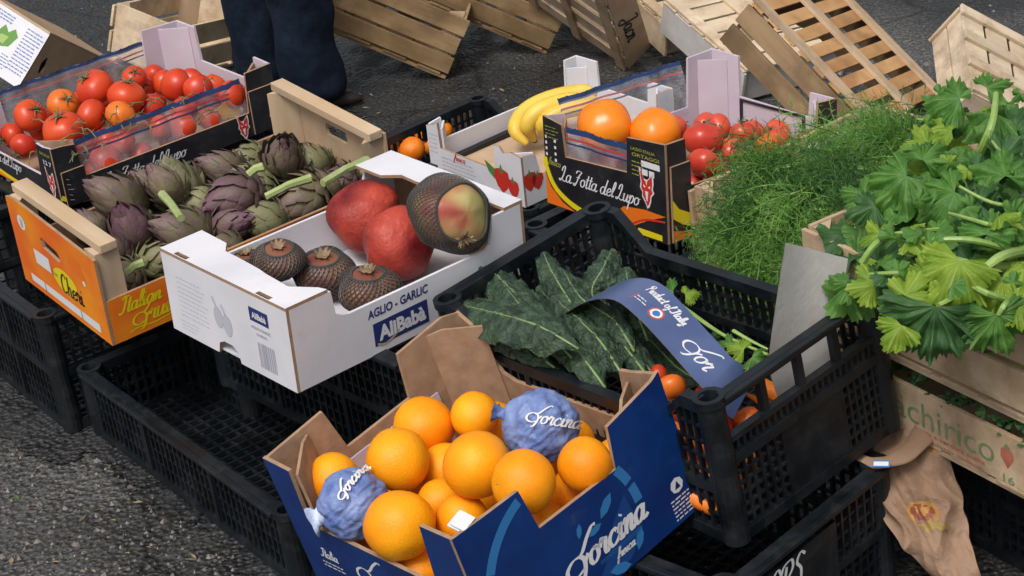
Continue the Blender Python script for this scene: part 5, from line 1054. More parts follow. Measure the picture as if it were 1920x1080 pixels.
kl = [([(1085, 655, 41.5), (1010, 612, 43.5), (930, 588, 42.5), (846, 568, 39.5)], 7.4, 'broad blue-green kale leaf folded across the near left of the crate'),
 ([(1062, 628, 39), (1000, 585, 41.5), (950, 535, 42), (905, 492, 40.5)], 5.4, 'kale leaf behind the broad one, tip at the left rim'),
 ([(1100, 620, 38), (1065, 560, 41.5), (1035, 510, 43), (1018, 472, 43.5)], 3.9, 'upright kale leaf with its tip near the back rim'),
 ([(1125, 600, 37), (1110, 545, 41), (1130, 505, 43), (1148, 466, 43.5)], 4.6, 'frilly yellowish kale leaf at the back of the crate'),
 ([(1180, 720, 35), (1120, 660, 38), (1060, 600, 38), (1010, 540, 37)], 4.4, 'dark kale leaf beneath the others in the middle'),
 ([(1210, 700, 37.5), (1160, 635, 39), (1110, 570, 40), (1082, 522, 41)], 3.8, 'kale leaf with a long pale rib left of the blue band'),
 ([(1135, 728, 37), (1100, 680, 39), (1065, 640, 39), (1030, 605, 37)], 4.8, 'kale leaf with a bright pale rib, lying lowest right'),
 ([(1060, 700, 35.5), (1000, 670, 37), (940, 640, 37), (885, 612, 35)], 4.8, 'shaded kale leaf along the near rim'),
 ([(1100, 725, 34), (1050, 700, 35), (1000, 680, 35), (940, 655, 34)], 4.6, 'kale leaf tucked under the near rim, in the dark'),
 ([(1260, 740, 33), (1200, 690, 35), (1150, 640, 35), (1120, 600, 35)], 5.0, 'kale leaf in the shade under the blue band'),
 ([(1000, 640, 36), (940, 600, 38), (900, 560, 38.5), (868, 540, 37)], 5.0, 'dark kale leaf at the left end of the crate'),
 ([(1380, 700, 34), (1310, 640, 36.5), (1260, 590, 37.5), (1220, 555, 37.5)], 4.6, 'kale leaf lying right of the blue band'),
 ([(1090, 690, 38), (1040, 640, 40), (990, 590, 42), (945, 535, 42)], 3.6, 'narrow kale leaf rolled lengthwise between the two broad ones'),
 ([(1190, 660, 38.5), (1150, 600, 41), (1090, 560, 42), (1055, 505, 43)], 3.6, 'narrow upright kale leaf before the frilly one'),
 ([(1165, 700, 38), (1125, 640, 40), (1085, 600, 41), (1040, 560, 41)], 3.8, 'narrow dark kale leaf crossing the middle of the bundle'),
 ([(1215, 640, 37), (1195, 590, 40), (1180, 540, 42), (1172, 500, 43)], 4.2, 'kale leaf rising behind the top of the blue band'),
 ([(1240, 720, 35), (1190, 660, 37.5), (1150, 610, 38.5), (1120, 560, 38.5)], 3.8, 'slim kale leaf just left of the lettering on the band'),
 ([(1040, 690, 37), (985, 650, 38.5), (925, 620, 39), (865, 585, 37.5)], 4.4, 'kale leaf showing below the broad folded one'),
 ([(1320, 720, 32), (1270, 690, 33), (1220, 640, 33), (1170, 600, 33)], 6.0, 'kale leaf at the bottom under the band and the peppers')]
for i, (pp, wd, lb) in enumerate(kl):
    b, rib = leafstrip([at(*p) for p in pp], wd * 1.08, i * 3.3, .75, .40 if i in (0,) else .5, curl=.0, frill=.5)
    org = at(*pp[1]); o = b.build('kale_leaf', M['kale'], origin=org, smooth=True); tag(o, lb, 'kale leaf', 'kale leaves in the black crate')
    r_ = MB(); r_.tube([q - org for q in rib], [.24 - .014 * k for k in range(15)], 6, flat=.6); r_.build('midrib', M['kale_rib'], o, smooth=True)
for v in []: pass
def lobed(rad, lobes=3, span=220, seed=0, teeth=.1, deep=.35, fold=.075, droop=.3, nr=12, na=110, stem=0):
    rr = random.Random(seed); b = MB(); b.attr = []
    for j in range(nr + 1):
        for i in range(na + 1):
            a = R(-span / 2 + span * i / na); k = (i / na) * lobes; fr_ = abs((k % 1) - .5) * 2            # 0 at lobe centre
            edge = (1 - deep * (.8 + .4 * math.sin(seed + int(k) * 2.1)) * fr_ ** 1.6) * (1 - teeth * 1.5 * ((i / na * lobes * 6) % 1) * (.5 + noise.noise(Vector((i * .37, seed, 1))) + .5)) * (.72 + .28 * math.cos(a * .8 + .3 * math.sin(seed))) * (1 + .14 * noise.noise(Vector((i * .11, seed, 5))))
            t = j / nr; r_ = rad * t * (edge if t > .3 else edge * t / .3 + 1 - t / .3) * (1 + .06 * noise.noise(Vector((i * .2, seed, 0))))
            z = fold * rad * t * (1 - fr_) * 1.0 - droop * rad * t * t + .12 * rad * t * noise.noise(Vector((r_ * math.cos(a) * .5, r_ * math.sin(a) * .5, seed))) * 2.2 + .05 * rad * t * t * math.sin(i * .9 + seed) + .35 * t * noise.noise(Vector((r_ * math.cos(a) * 1.1, r_ * math.sin(a) * 1.1, seed + 3)))
            b.v.append(Vector((r_ * math.cos(a), r_ * math.sin(a), z)))
            v1 = 1 - min(1, fr_ * (4 + 8 * t)); v2 = .7 if abs(((t * 5 - fr_ * 2.2) % 1) - .5) < .07 else 0
            b.attr.append(max(0, v1, v2) * (.75 if t > .05 else 1))
    for j in range(nr):
        for i in range(na): a = j * (na + 1) + i; b.f.append((a, a + na + 1, a + na + 2, a + 1)); b.m.append(0)
    return b
def leafpose(c, head, tilt=.5, roll=0, facing=.6):
    """c world cm; head = image angle of the leaf's tip (deg, ccw from right); facing 1 = square to the lens side, 0 = level"""
    d = cw @ Vector((math.cos(R(head)), math.sin(R(head)), 0)); n = (Vector((0, 0, 1)) * (1 - facing) + (Vector((0, 0, CAMH)) - c).normalized() * facing).normalized()
    d = (d - n * d.dot(n)).normalized(); y = n.cross(d); m_ = Matrix((d, y, n)).transposed().to_4x4()
    return Matrix.Translation(W(c)) @ m_ @ Matrix.Rotation(roll, 4, 'X') @ Matrix.Rotation(tilt, 4, 'Y')
def bunch(name, label, cat, group, org, leaves, stalks, lm=None):
    """one celery plant: stalks and leaves are its parts"""
    o0 = at(*org); root = empty(name, Matrix.Translation(W(o0)), label, cat, group)
    for a in stalks:
        pts = [at(*p) - o0 for p in a[0]]; s_ = MB(); pts = [Vector(x) for x in cr([tuple(q) for q in pts], 5)]; n = len(pts)
        s_.tube(pts, [a[1] * (1 - .45 * k / (n - 1)) for k in range(n)], 8, flat=.75); s_.build('stalk', M['celery_stalk'], root, smooth=False)
    for i, (u, v, z, sz, head, mt, kw) in enumerate(leaves):
        c = at(u, v, z); dep = c.y * math.cos(PITCH) + (CAMH - z) * math.sin(PITCH); kw = dict(kw); tilt = kw.pop('tilt', .1); fc = kw.pop('facing', .55); rl = kw.pop('roll', 0)
        b = lobed(sz * (.84 if sz > 85 and mt != 'celery_yellow' and kw.get('lobes') != 7 else 1) * dep / FPX, seed=i * 7 + len(label), **kw); o = b.build('leaf', M[mt], root, smooth=True)
        o.matrix_local = Matrix.Translation(-W(o0)) @ leafpose(c, head, tilt, rl, fc)
    return root
L3 = dict(lobes=3, deep=.42); L5 = dict(lobes=5, deep=.3, span=250)
C_, Y_, D_ = 'celery', 'celery_yellow', 'celery_dark'
rr = random.Random(17)
def spray(n, x0, y0, x1, y1, z0, z1, mats, s0, s1):
    out = []
    for i in range(n):
        out.append((rr.uniform(x0, x1), rr.uniform(y0, y1), rr.uniform(z0, z1), rr.uniform(s0, s1), rr.uniform(0, 360), rr.choice(mats), dict(L3 if rr.random() < .7 else L5, roll=rr.uniform(-.7, .7), tilt=rr.uniform(-.5, .5), facing=rr.uniform(.3, .7), na=54, nr=6)))
    return out
gC = 'celery bunches heaped in the right crate'
bunch('celery_bunch', 'celery bunch reaching highest, its pale stalk curving over the top right', 'celery', gC, (1800, 300, 50),
  [(1800, 185, 60, 75, 170, C_, L3), (1870, 215, 58, 80, 200, C_, dict(L5, roll=.4)), (1770, 235, 57, 60, 190, Y_, L3), (1740, 270, 56, 62, 110, Y_, L3), (1900, 250, 56, 85, 30, D_, L5), (1850, 165, 60, 55, 30, C_, L3)] + spray(26, 1720, 225, 1925, 340, 50, 57, [C_, C_, D_, Y_], 32, 62),
  [([(1820, 320, 52), (1845, 270, 57), (1862, 225, 60), (1868, 175, 61)], .7), ([(1790, 330, 52), (1740, 290, 55), (1700, 285, 54)], .6)])
bunch('celery_bunch', 'celery bunch with large mid green leaves at the middle right', 'celery', gC, (1780, 400, 50),
  [(1700, 330, 58, 105, 215, C_, dict(L5, tilt=.25)), (1790, 360, 57, 110, 200, C_, dict(L5, tilt=.3)), (1840, 385, 56, 120, 185, D_, dict(L5, tilt=.35)), (1885, 330, 57, 95, 100, C_, L5), (1640, 385, 55, 62, 200, D_, L3), (1620, 365, 54, 55, 150, C_, L3), (1730, 300, 57, 70, 60, C_, L3), (1910, 420, 55, 100, 330, C_, L5)] + spray(34, 1620, 300, 1925, 460, 50, 56, [C_, C_, D_], 30, 66),
  [([(1900, 470, 53), (1820, 450, 56), (1740, 448, 56), (1680, 440, 54)], .6), ([(1910, 440, 52), (1850, 420, 57), (1780, 400, 56)], .5)])
bunch('celery_bunch', 'celery bunch with thick pale stalks and a yellow-green leaf, spilling over the crate edge', 'celery', gC, (1760, 500, 48),
  [(1800, 490, 57, 110, 250, Y_, dict(L5, tilt=.2)), (1745, 520, 55, 80, 215, Y_, dict(L5, tilt=.3)), (1880, 520, 54, 90, 300, Y_, L5), (1640, 520, 52, 60, 200, D_, L3), (1600, 530, 51, 50, 240, C_, L3), (1690, 550, 51, 50, 300, C_, L3), (1650, 440, 54, 45, 120, Y_, L3), (1850, 440, 56, 70, 80, C_, L3)] + spray(26, 1600, 430, 1925, 560, 47, 54, [C_, D_, Y_], 30, 58),
  [([(1920, 500, 52), (1840, 500, 55), (1760, 480, 55), (1690, 470, 54)], .9), ([(1860, 540, 52), (1760, 515, 55), (1680, 512, 54), (1620, 515, 52)], .55), ([(1610, 505, 52), (1640, 460, 55), (1680, 440, 55), (1760, 430, 54)], .6), ([(1925, 470, 52), (1880, 480, 56), (1850, 500, 56)], .9), ([(1925, 570, 50), (1850, 550, 54), (1800, 520, 54)], .7)])
bunch('celery_bunch', 'bunch with broad ribbed dark leaves hanging over the crate front at the right', 'celery', gC, (1800, 600, 46),
  [(1755, 575, 53, 130, 262, D_, dict(lobes=7, deep=.12, span=200, tilt=.55, fold=.14, facing=.75)), (1870, 590, 52, 110, 285, C_, dict(L5, tilt=.5, facing=.75)), (1690, 610, 51, 60, 240, Y_, dict(L3, tilt=.3)), (1905, 560, 53, 80, 330, Y_, L5), (1700, 560, 52, 60, 200, C_, L3)] + spray(8, 1700, 540, 1925, 600, 46, 50, [C_, D_], 40, 65),
  [([(1890, 540, 50), (1820, 545, 53), (1760, 572, 53)], .6), ([(1900, 560, 50), (1885, 570, 53), (1872, 590, 52)], .5)])
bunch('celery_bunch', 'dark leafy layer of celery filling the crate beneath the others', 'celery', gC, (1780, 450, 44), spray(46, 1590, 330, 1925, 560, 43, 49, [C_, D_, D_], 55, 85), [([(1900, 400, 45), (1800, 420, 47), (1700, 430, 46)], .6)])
bunch('celery_bunch', 'small bright leaf tips scattered across the top of the celery heap', 'celery', gC, (1780, 380, 55), [(rr.uniform(1640 + max(0, (420 - v_)) * .45, 1920), v_, rr.uniform(54, 58), rr.uniform(22, 42), rr.uniform(0, 360), rr.choice([C_, C_, Y_]), dict(lobes=3, deep=.5, roll=rr.uniform(-.9, .9), tilt=rr.uniform(-.7, .6), facing=rr.uniform(.3, .8), na=40, nr=5)) for v_ in [rr.uniform(170, 540) for _ in range(46)]], [([(1925, 390, 55), (1860, 380, 57), (1800, 350, 57.5)], .4), ([(1925, 330, 55), (1880, 290, 58), (1850, 250, 58)], .4)])
bunch('celery_bunch', 'celery bunch at the right end of the crate, cut by the edge of the photo', 'celery', gC, (2060, 480, 46), spray(60, 1900, 300, 2260, 640, 44, 51, [C_, C_, D_, Y_], 45, 85), [([(2200, 600, 46), (2080, 520, 50), (1960, 430, 51)], .7), ([(2240, 520, 46), (2120, 450, 50), (1980, 380, 51)], .6)])
# parsley leaves in the lower crate
pb = MB(); pb.attr = []
for i in range(230):
    lb_ = lobed(rr.uniform(1.0, 1.7), 3, 220, i, .1, .45, nr=3, na=24); m_ = (Matrix.Translation(MX['chir'] @ (Vector((rr.uniform(-22, 22), rr.uniform(-16.6, -6), rr.uniform(7.6, 10.2))) * S) / S) @ Matrix.Rotation(rr.uniform(0, 6.3), 4, 'Z') @ Matrix.Rotation(rr.uniform(-.7, .7), 4, 'X'))
    n0 = len(pb.v); pb.v += [m_ @ v for v in lb_.v]; pb.f += [tuple(x + n0 for x in f) for f in lb_.f]; pb.m += lb_.m; pb.attr += lb_.attr
for k in range(len(pb.v)): pb.v[k] = pb.v[k] + Vector((0, 0, GZ))
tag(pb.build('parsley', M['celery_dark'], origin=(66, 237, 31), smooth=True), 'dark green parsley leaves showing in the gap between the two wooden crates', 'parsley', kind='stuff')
# loose celery in the kale crate
bunch('celery_bunch', 'thin celery stalks lying right of the blue band in the kale crate', 'celery', None, (1320, 600, 40),
  [(1262, 545, 43, 42, 170, C_, L3), (1285, 552, 43, 30, 20, Y_, L3), (1395, 655, 41, 40, 150, Y_, L3), (1410, 670, 41, 40, 320, C_, L3), (1370, 645, 41, 30, 100, C_, L3), (1330, 640, 39, 34, 60, D_, L3), (1240, 552, 43, 30, 220, C_, L3)],
  [([(1245, 550, 42), (1300, 590, 42), (1360, 630, 41), (1440, 665, 41)], .42), ([(1375, 620, 42), (1410, 640, 41.5), (1440, 655, 41)], .32), ([(1232, 560, 40), (1290, 612, 40), (1350, 655, 39)], .38)])

# ------------------------------------------------------------------ dill
def make_frond(b, p0, d, L, rr, needle=1.0):
    up = Vector((0, 0, 1)); pts = []; p = p0.copy(); dd = d.normalized()
    for k in range(8):
        pts.append(p.copy()); p = p + dd * (L / 7); dd = (dd + Vector((rr.uniform(-.12, .12), rr.uniform(-.12, .12), -.15 + rr.uniform(-.12, .08)))).normalized()
    def rib(a, c, w_, w2=None):
        t = (c - a); x = t.cross(Vector((rr.uniform(-1, 1), rr.uniform(-1, 1), rr.uniform(-1, 1))))
        if x.length < 1e-5: return
        x = x.normalized() * w_ / 2; b.face([a - x, a + x, c + x * (w2 or .3), c - x * (w2 or .3)])
    for a, c in zip(pts, pts[1:]): rib(a, c, .17, .9); rib(a, c, .17, .9)
    for k in range(1, 8):
        for s_ in (-1, 1):
            base = pts[k]; t = (pts[k] - pts[k - 1]).normalized(); side = t.cross(up).normalized() * s_
            bd = (t * .7 + side + up * rr.uniform(-.2, .5)).normalized(); bl = L * .30 * (1.15 - k / 9) * rr.uniform(.7, 1.2)
            m_ = [base + bd * bl * q for q in (0, .5, 1)]; rib(m_[0], m_[1], .09, .8); rib(m_[1], m_[2], .07, .6)
            for q in range(8):
                f = .2 + .8 * q / 7; c = base + bd * bl * f; 
                nd = (bd * .8 + Vector((rr.uniform(-1, 1), rr.uniform(-1, 1), rr.uniform(-.6, 1)))).normalized(); rib(c, c + nd * rr.uniform(.6, 1.35) * needle, .12, .35)
def make_dill(seed, m):
    rr = random.Random(seed); root = MB(); b = MB()
    for k in range(21):
        d = Vector((1, rr.gauss(0, .6), rr.gauss(.02, .26))); p0 = Vector((rr.uniform(-1, 2), rr.uniform(-1.6, 1.6), rr.uniform(-.8, .8))); make_frond(b, p0, d, rr.uniform(8, 13.5), rr)
    o = b.build('dill_bunch', M[m])
    s_ = MB()
    for k in range(9): q = Vector((rr.uniform(-.8, .8), rr.uniform(-1, 1), rr.uniform(-.6, .6))); s_.tube([Vector((-5, 0, 0)) + q * .6, q, Vector((3, q.y * 2, q.z + .6))], [.16, .14, .1], 5)
    s_.build('stems', M['celery_stalk'], o, smooth=True); return o
M['dill_pale'] = mat('dill_frond_pale', (.11, .26, .04), (.20, .38, .08), 30, .6, 0); translucent(M['dill_pale'], (.3, .55, .08))
DP = [make_dill(1, 'dill'), make_dill(2, 'dill_dark'), make_dill(3, 'dill_pale')]
dl = [(1500, 322, 43, 195, 'dill bunch nearest the tomatoes, tips over the box edge'), (1460, 385, 41, 205, 'thick dill bunch at the left of the dill crate'), (1450, 430, 39, 225, 'dill bunch drooping down the front of its crate'), (1430, 470, 36, 240, 'lowest dill bunch hanging above the black rim'), (1560, 400, 42.5, 192, 'dill bunch in the middle of the crate'),
 (1620, 290, 45.5, 192, 'dill bunch behind the others beside the white scalloped paper'), (1730, 275, 48, 185, 'dark dill bunch at the back right near the upturned crate'), (1760, 240, 49, 182, 'dill bunch highest, against the crate slats'), (1630, 430, 44, 200, 'dill bunch above the wooden corner'), (1550, 460, 40, 215, 'dill bunch behind the grey card'), (1690, 350, 48, 190, 'dill bunch beside the celery leaves'), (1500, 440, 37.5, 250, 'dill bunch hanging straight down in the shade'), (1400, 400, 37, 235, 'dill bunch over the pale left end of the crate'),
 (1550, 335, 44, 200, 'bright dill bunch directly below the black edged panel'), (1500, 365, 44, 212, 'dill bunch lying over the upper wall edge of its crate'), (1430, 430, 38, 215, 'dill bunch hiding the burnt letters'), (1640, 330, 47, 195, 'bushy dill bunch in the centre of the heap'), (1740, 330, 47, 185, 'dill bunch tucked under the tallest celery'), (1440, 360, 41, 212, 'pale dill bunch at the far left, spreading over the corner'), (1500, 318, 43, 190, 'dill bunch laid along the crate edge under the tomatoes'), (1600, 268, 44.5, 190, 'dill bunch over the crate edge by the dark box corner'), (1690, 235, 46.5, 186, 'feathery dill bunch at the very back of the crate')]
used = set(); rr = random.Random(9)
for i, (u, v, z, dg, lb) in enumerate(dl):
    k = i % 3; o = DP[k] if k not in used else copy_tree(DP[k]); used.add(k)
    c = at(u, v, z + rr.uniform(-1.2, 1.6)); d = cw @ Vector((math.cos(R(dg + rr.uniform(-14, 14))), math.sin(R(dg + rr.uniform(-14, 14))), rr.uniform(-.05, .4))); x = d.normalized(); n = (Vector((0, -.4, 1)) - x * x.dot(Vector((0, -.4, 1)))).normalized(); y = n.cross(x)
    o.matrix_world = Matrix.Translation(W(c)) @ Matrix((x, y, n)).transposed().to_4x4() @ Matrix.Rotation(rr.uniform(-.5, .5), 4, 'X') @ Matrix.Scale(rr.uniform(.8, 1.1), 4); tag(o, lb, 'dill', 'dill bunches')
cs = MB(); cs.box((0, 0, 0), (1.1, 3.4, .5)); o = cs.build('cut_stalk', M['celery_stalk']); o.matrix_world = Matrix.Translation(W(at(1462, 295, 42))) @ Matrix.Rotation(.5, 4, 'Z') @ Matrix.Rotation(1.1, 4, 'X'); tag(o, 'pale cut stalk standing in the dill beside a tomato', 'stalk')
# scalloped white paper
sc_ = MB(); pts = []
for i in range(31):
    t = i / 30; a = at(1518, 302, 38.5).lerp(at(1592, 268, 38.5), t); up = 1.8 + .6 * abs(math.sin(t * math.pi * 6)); o_ = Vector((0, .4 * math.sin(t * 40), 0)); pts.append((a + o_, a + o_ + Vector((0, -.3, up)), a + o_ + Vector((.2, 1.6, up - .3))))
for a, b in zip(pts, pts[1:]): sc_.face([a[0], b[0], b[1], a[1]]); sc_.face([a[1], b[1], b[2], a[2]])
tag(sc_.build('paper_liner', M['white_card'], origin=at(1555, 285, 38)), 'white scalloped paper liner behind the dill', 'paper')

# ------------------------------------------------------------------ things in the kale crate: blue band, grey card, peppers, carrots
bp_ = [(1048, 608, 37.0), (1085, 575, 41.0), (1140, 545, 45.0), (1190, 545, 46.5), (1235, 580, 46.0), (1300, 650, 42.5), (1350, 705, 40.0), (1395, 745, 36.2)]
path = [Vector(x) for x in cr([tuple(at(*p)) for p in bp_], 7)]
b = MB(); side = []
for i, p in enumerate(path):
    t = (path[min(i + 1, len(path) - 1)] - path[max(i - 1, 0)]).normalized(); sd = Vector((.80, .60, .05)); sd = (sd - t * sd.dot(t)).normalized(); side.append((p, sd, t))
wb = [2.2 + 1.0 * min(1, i / 12) for i in range(len(path))]
for k in range(2):
    for i, (p, sd, t) in enumerate(side): n = sd.cross(t).normalized() * (.06 if k else 0); b.v += [p - sd * wb[i] - n, p + sd * wb[i] - n]
n_ = len(path)
for i in range(n_ - 1): b.f.append((2 * i, 2 * i + 1, 2 * i + 3, 2 * i + 2)); b.f.append((2 * n_ + 2 * i, 2 * n_ + 2 * i + 2, 2 * n_ + 2 * i + 3, 2 * n_ + 2 * i + 1)); b.m += [0, 1]
band = b.build('card_band', [M['kraft'], M['band']], origin=path[n_ // 2], smooth=True); tag(band, 'curled blue card band with white lettering lying over the kale', 'card band')
def onband(mb):                 # lettering (u along the band, v across) bent onto it
    cum = [0]
    for a, c in zip(path, path[1:]): cum.append(cum[-1] + (c - a).length)
    for k, v in enumerate(mb.v):
        s_ = max(0, min(cum[-1] - .01, v.x)); i = max(j for j in range(len(cum)) if cum[j] <= s_); i = min(i, n_ - 2); f = (s_ - cum[i]) / (cum[i + 1] - cum[i])
        p = side[i][0].lerp(side[i + 1][0], f); sd = side[i][1]; n = sd.cross(side[i][2]).normalized(); n = n if n.z > 0 else -n
        mb.v[k] = p + sd * v.y + n * (v.z + .06) - path[n_ // 2]
tot = sum((c - a).length for a, c in zip(path, path[1:])); fr0 = (Vector((0, 0, 0)), Vector((1, 0, 0)), Vector((0, 1, 0)), Vector((0, 0, 1)))
t = MB(); script(t, fr0, 'Product of Italy', tot * .48, .9, 1.35, .15, 0, .1, .02, 0, 1); 
poly(t, fr0, rect(tot * .48, -1.5, tot * .60, -.1), .02, 1); poly(t, fr0, disc((tot * .605, -.8), 1.05), .04, 1); poly(t, fr0, disc((tot * .605, -.8), .8), .06, 0); poly(t, fr0, disc((tot * .605, -.8), .5), .08, 2)
lines(t, fr0, tot * .49, -.6, 2.4, 2, .5, .14, .05, 0, .1, 3)
script(t, fr0, 'For', tot * .76, -1.3, 3.0, .2, 0, .3, .02, 0, 1.1); onband(t); t.build('band_lettering', [M['white_ink'], mat('band_red', (.5, .07, .05), rough=.5), M['sky_ink']], band)
# grey card
gc = MB(); n = 12
def onplane(box, x, u, v):             # where the sight line meets the plane at local x of a box
    Mi = MX[box].inverted(); o_ = Mi @ W((0, 0, CAMH)); d = Mi.to_3x3() @ ray(u, v); t_ = (x * S - o_.x) / d.x; q = o_ + d * t_; return Vector((x, q.y / S, q.z / S))
ct = [onplane('kale', 22.6, 1474, 455), onplane('kale', 23.6, 1590, 485), onplane('kale', 23.2, 1566, 655), onplane('kale', 23.0, 1448, 680)]
cl_ = [Vector((23.4, ct[2].y - .2, 8)), Vector((23.2, ct[3].y + .6, 8))]
for k in range(2):
    for j in range(17):
        t = j / 16 * 2; a, b_ = ((ct[0], ct[1]), (ct[3], ct[2])) if t <= 1 else ((ct[3], ct[2]), (cl_[1], cl_[0])); f = t if t <= 1 else t - 1
        for i in range(n + 1):
            s_ = i / n; p = a[0].lerp(b_[0], f).lerp(a[1].lerp(b_[1], f), s_) + Vector((-.9 * math.sin(math.pi * s_) - .13 * k, -.7 * math.sin(math.pi * t / 2) * (1 - s_), 0))
            q = MX['kale'] @ (p * S); gc.v.append(Vector((q.x / S, q.y / S, q.z / S + GZ)))
for k in range(2):
    for j in range(16):
        for i in range(n): a = k * 17 * (n + 1) + j * (n + 1) + i; gc.f.append((a, a + 1, a + n + 2, a + n + 1)); gc.m.append(0)
tag(gc.build('card_sheet', M['grey_card'], origin=gc.v[60], smooth=True), 'plain grey card sheet standing in the right end of the kale crate', 'card')
for i, (u, v, z, r_, lb) in enumerate([(1256, 730, 37, 30, 'red-orange pepper beside the raised flap of the blue box'), (1236, 700, 36, 18, 'dark red pepper end showing under the band'), (1265, 800, 29, 26, 'red tomato low in the kale crate seen through the grid'), (1345, 800, 32, 30, 'red tomato behind the grid near the corner post'), (1400, 790, 31, 30, 'tomato behind the open upper slots of the kale crate'), (1320, 740, 35, 22, 'dark red tomato under the end of the band'), (1460, 790, 28, 30, 'tomato low at the grid of the kale crate')]):
    o = copy_tree(TC if i in (0, 4, 6) else TA); c = at(u, v, z); dep = c.y * math.cos(PITCH) + (CAMH - z) * math.sin(PITCH); o.matrix_world = Matrix.Translation(W(c)) @ rot_to(rdir(rr, -.5)) @ Matrix.Scale(r_ * dep / FPX / 3.0, 4) @ Matrix.Diagonal((1, 1.25 if i == 0 else 1, 1, 1)); tag(o, lb, 'tomato' if i > 1 else 'pepper', 'red vegetables in the kale crate')
M['carrot'] = mat('carrot_skin', (.78, .17, .015), (.85, .24, .02), 30, .5, .2, 90)
for i in range(7):
    c = MX['kale'] @ (Vector((22.5 - .5 * (i % 2), -14 + i * 1.9 + (8 if i > 4 else 0), 3.2 + 2.2 * (i % 3))) * S) / S + Vector((0, 0, GZ)); s_ = MB(); d = Vector((-.6, .5 + .1 * (i % 3), .25)); s_.tube([c, c + d * 3, c + d * 9, c + d * 14], [1.1, 1.3, .9, .2], 9); tag(s_.build('carrot', M['carrot'], origin=c, smooth=True), 'orange carrot behind the side grid of the kale crate', 'carrot', 'carrots in the kale crate')
# bananas
gb_ = 'bananas in the white box'
for i, (pp, rad, lb) in enumerate([([(990, 271, 14.5), (966, 245, 17), (985, 208, 19), (1035, 183, 20), (1095, 172, 20), (1118, 178, 19.5)], 1.95, 'outer banana curving to the left, dark tip down'), ([(1003, 264, 14), (990, 235, 18), (1010, 208, 20.5), (1060, 190, 21), (1120, 186, 20)], 2.0, 'middle banana between the outer one and the persimmon'), ([(1025, 258, 14), (1018, 235, 18), (1045, 212, 20), (1100, 200, 20), (1140, 198, 19)], 1.9, 'inner banana next to the black fox box')]):
    pts = [Vector(x) for x in cr([tuple(at(*p)) for p in pp], 7)]; n = len(pts); b = MB()
    b.tube(pts, [rad * min(1, .28 + 5 * (k / (n - 1)) * .6, .3 + 3.5 * (1 - k / (n - 1))) for k in range(n)], 6); o = b.build('banana', M['banana'], origin=pts[n // 2], smooth=True)
    sb = o.modifiers.new('s', 'SUBSURF'); sb.levels = 1; sb.render_levels = 1
    c = MB(); c.tube([pts[0] - pts[n // 2], pts[0] + (pts[0] - pts[1]) * .8 - pts[n // 2]], [.6, .4], 7); c.build('blossom_tip', M['dry'], o); tag(o, lb, 'banana', gb_)

# ------------------------------------------------------------------ paper bag
b = MB(); nu, nv = 60, 110; outl = [((1690, 770, 23), (1742, 770, 24)), ((1640, 850, 21), (1768, 835, 21.5)), ((1645, 930, 17), (1795, 905, 18)), ((1672, 1000, 13), (1818, 1000, 13)), ((1730, 1060, 9), (1835, 1070, 9)), ((1780, 1120, 5), (1850, 1120, 5))]
Lp = cr([tuple(at(*a)) for a, _ in outl], 10); Rp = cr([tuple(at(*a)) for _, a in outl], 10); m_ = len(Lp)
for j in range(nv + 1):
    f = j / nv * (m_ - 1); i0 = min(int(f), m_ - 2); g_ = f - i0; a = Vector(Lp[i0]).lerp(Vector(Lp[i0 + 1]), g_); c = Vector(Rp[i0]).lerp(Vector(Rp[i0 + 1]), g_)
    for i in range(nu + 1):
        s_ = i / nu; p = a.lerp(c, s_); nn = Vector((-.2, -1, .35)).normalized()
        h = 1.6 * math.sin(math.pi * s_) + 1.3 * noise.noise(p * .2 + Vector((3, 1, 0))) - 2.4 * abs(noise.noise(p * .2)) - .8 * abs(noise.noise(Vector((p.x * .6 + p.z * .3, p.y * .3, p.z * .25)) + Vector((9, 0, 0)))) - .12 * abs(noise.noise(p * 1.3)) + 1
        b.v.append(p + nn * h + Vector((.5 * noise.noise(p * .4), 0, 0)))
for j in range(nv):
    for i in range(nu): a = j * (nu + 1) + i; b.f.append((a, a + 1, a + nu + 2, a + nu + 1)); b.m.append(0)
n0 = len(b.v); b.v += [v + Vector((.3, 1.6, -.5)) for v in b.v[:n0]]; b.f += [tuple(x + n0 for x in reversed(f)) for f in b.f]; b.m += [0] * len(b.m)
bag = b.build('paper_bag', M['bag'], origin=at(1740, 920, 16), smooth=False); tag(bag, 'crumpled brown paper bag with an onion print hanging between the black crates', 'bag')
# print shares the bag's own surface, lifted a hair
t = MB(); 
def bagface(cu, cv, ru, rv, mi, lift, flt=lambda a, b_: True):
    for j in range(nv):
        for i in range(nu):
            s_, q_ = (i + .5) / nu, (j + .5) / nv
            if ((s_ - cu) / ru) ** 2 + ((q_ - cv) / rv) ** 2 < 1 and flt(s_, q_):
                a = j * (nu + 1) + i; ids = (a, a + 1, a + nu + 2, a + nu + 1); t.face([b.v[x] - at(1740, 920, 16) + Vector((-.2, -1, .35)).normalized() * lift for x in ids], mi)
bagface(.50, .50, .20, .06, 0, .05, lambda a, b_: noise.noise(Vector((a * 9, b_ * 20, 1))) > -.25); bagface(.50, .49, .15, .038, 1, .08, lambda a, b_: noise.noise(Vector((a * 14, b_ * 34, 4))) > -.1); bagface(.62, .565, .16, .03, 2, .1, lambda a, b_: noise.noise(Vector((a * 14, b_ * 30, 7))) > -.15); bagface(.88, .16, .1, .06, 0, .05)
t.build('onion_print', [mat('onion_orange', (.36, .17, .04), (.44, .24, .06), 60), mat('onion_red', (.20, .045, .03), (.28, .09, .04), 90), mat('onion_olive', (.33, .24, .06), (.22, .15, .05), 60)], bag)
b = MB()                                                       # neck of the bag lying toward the crate
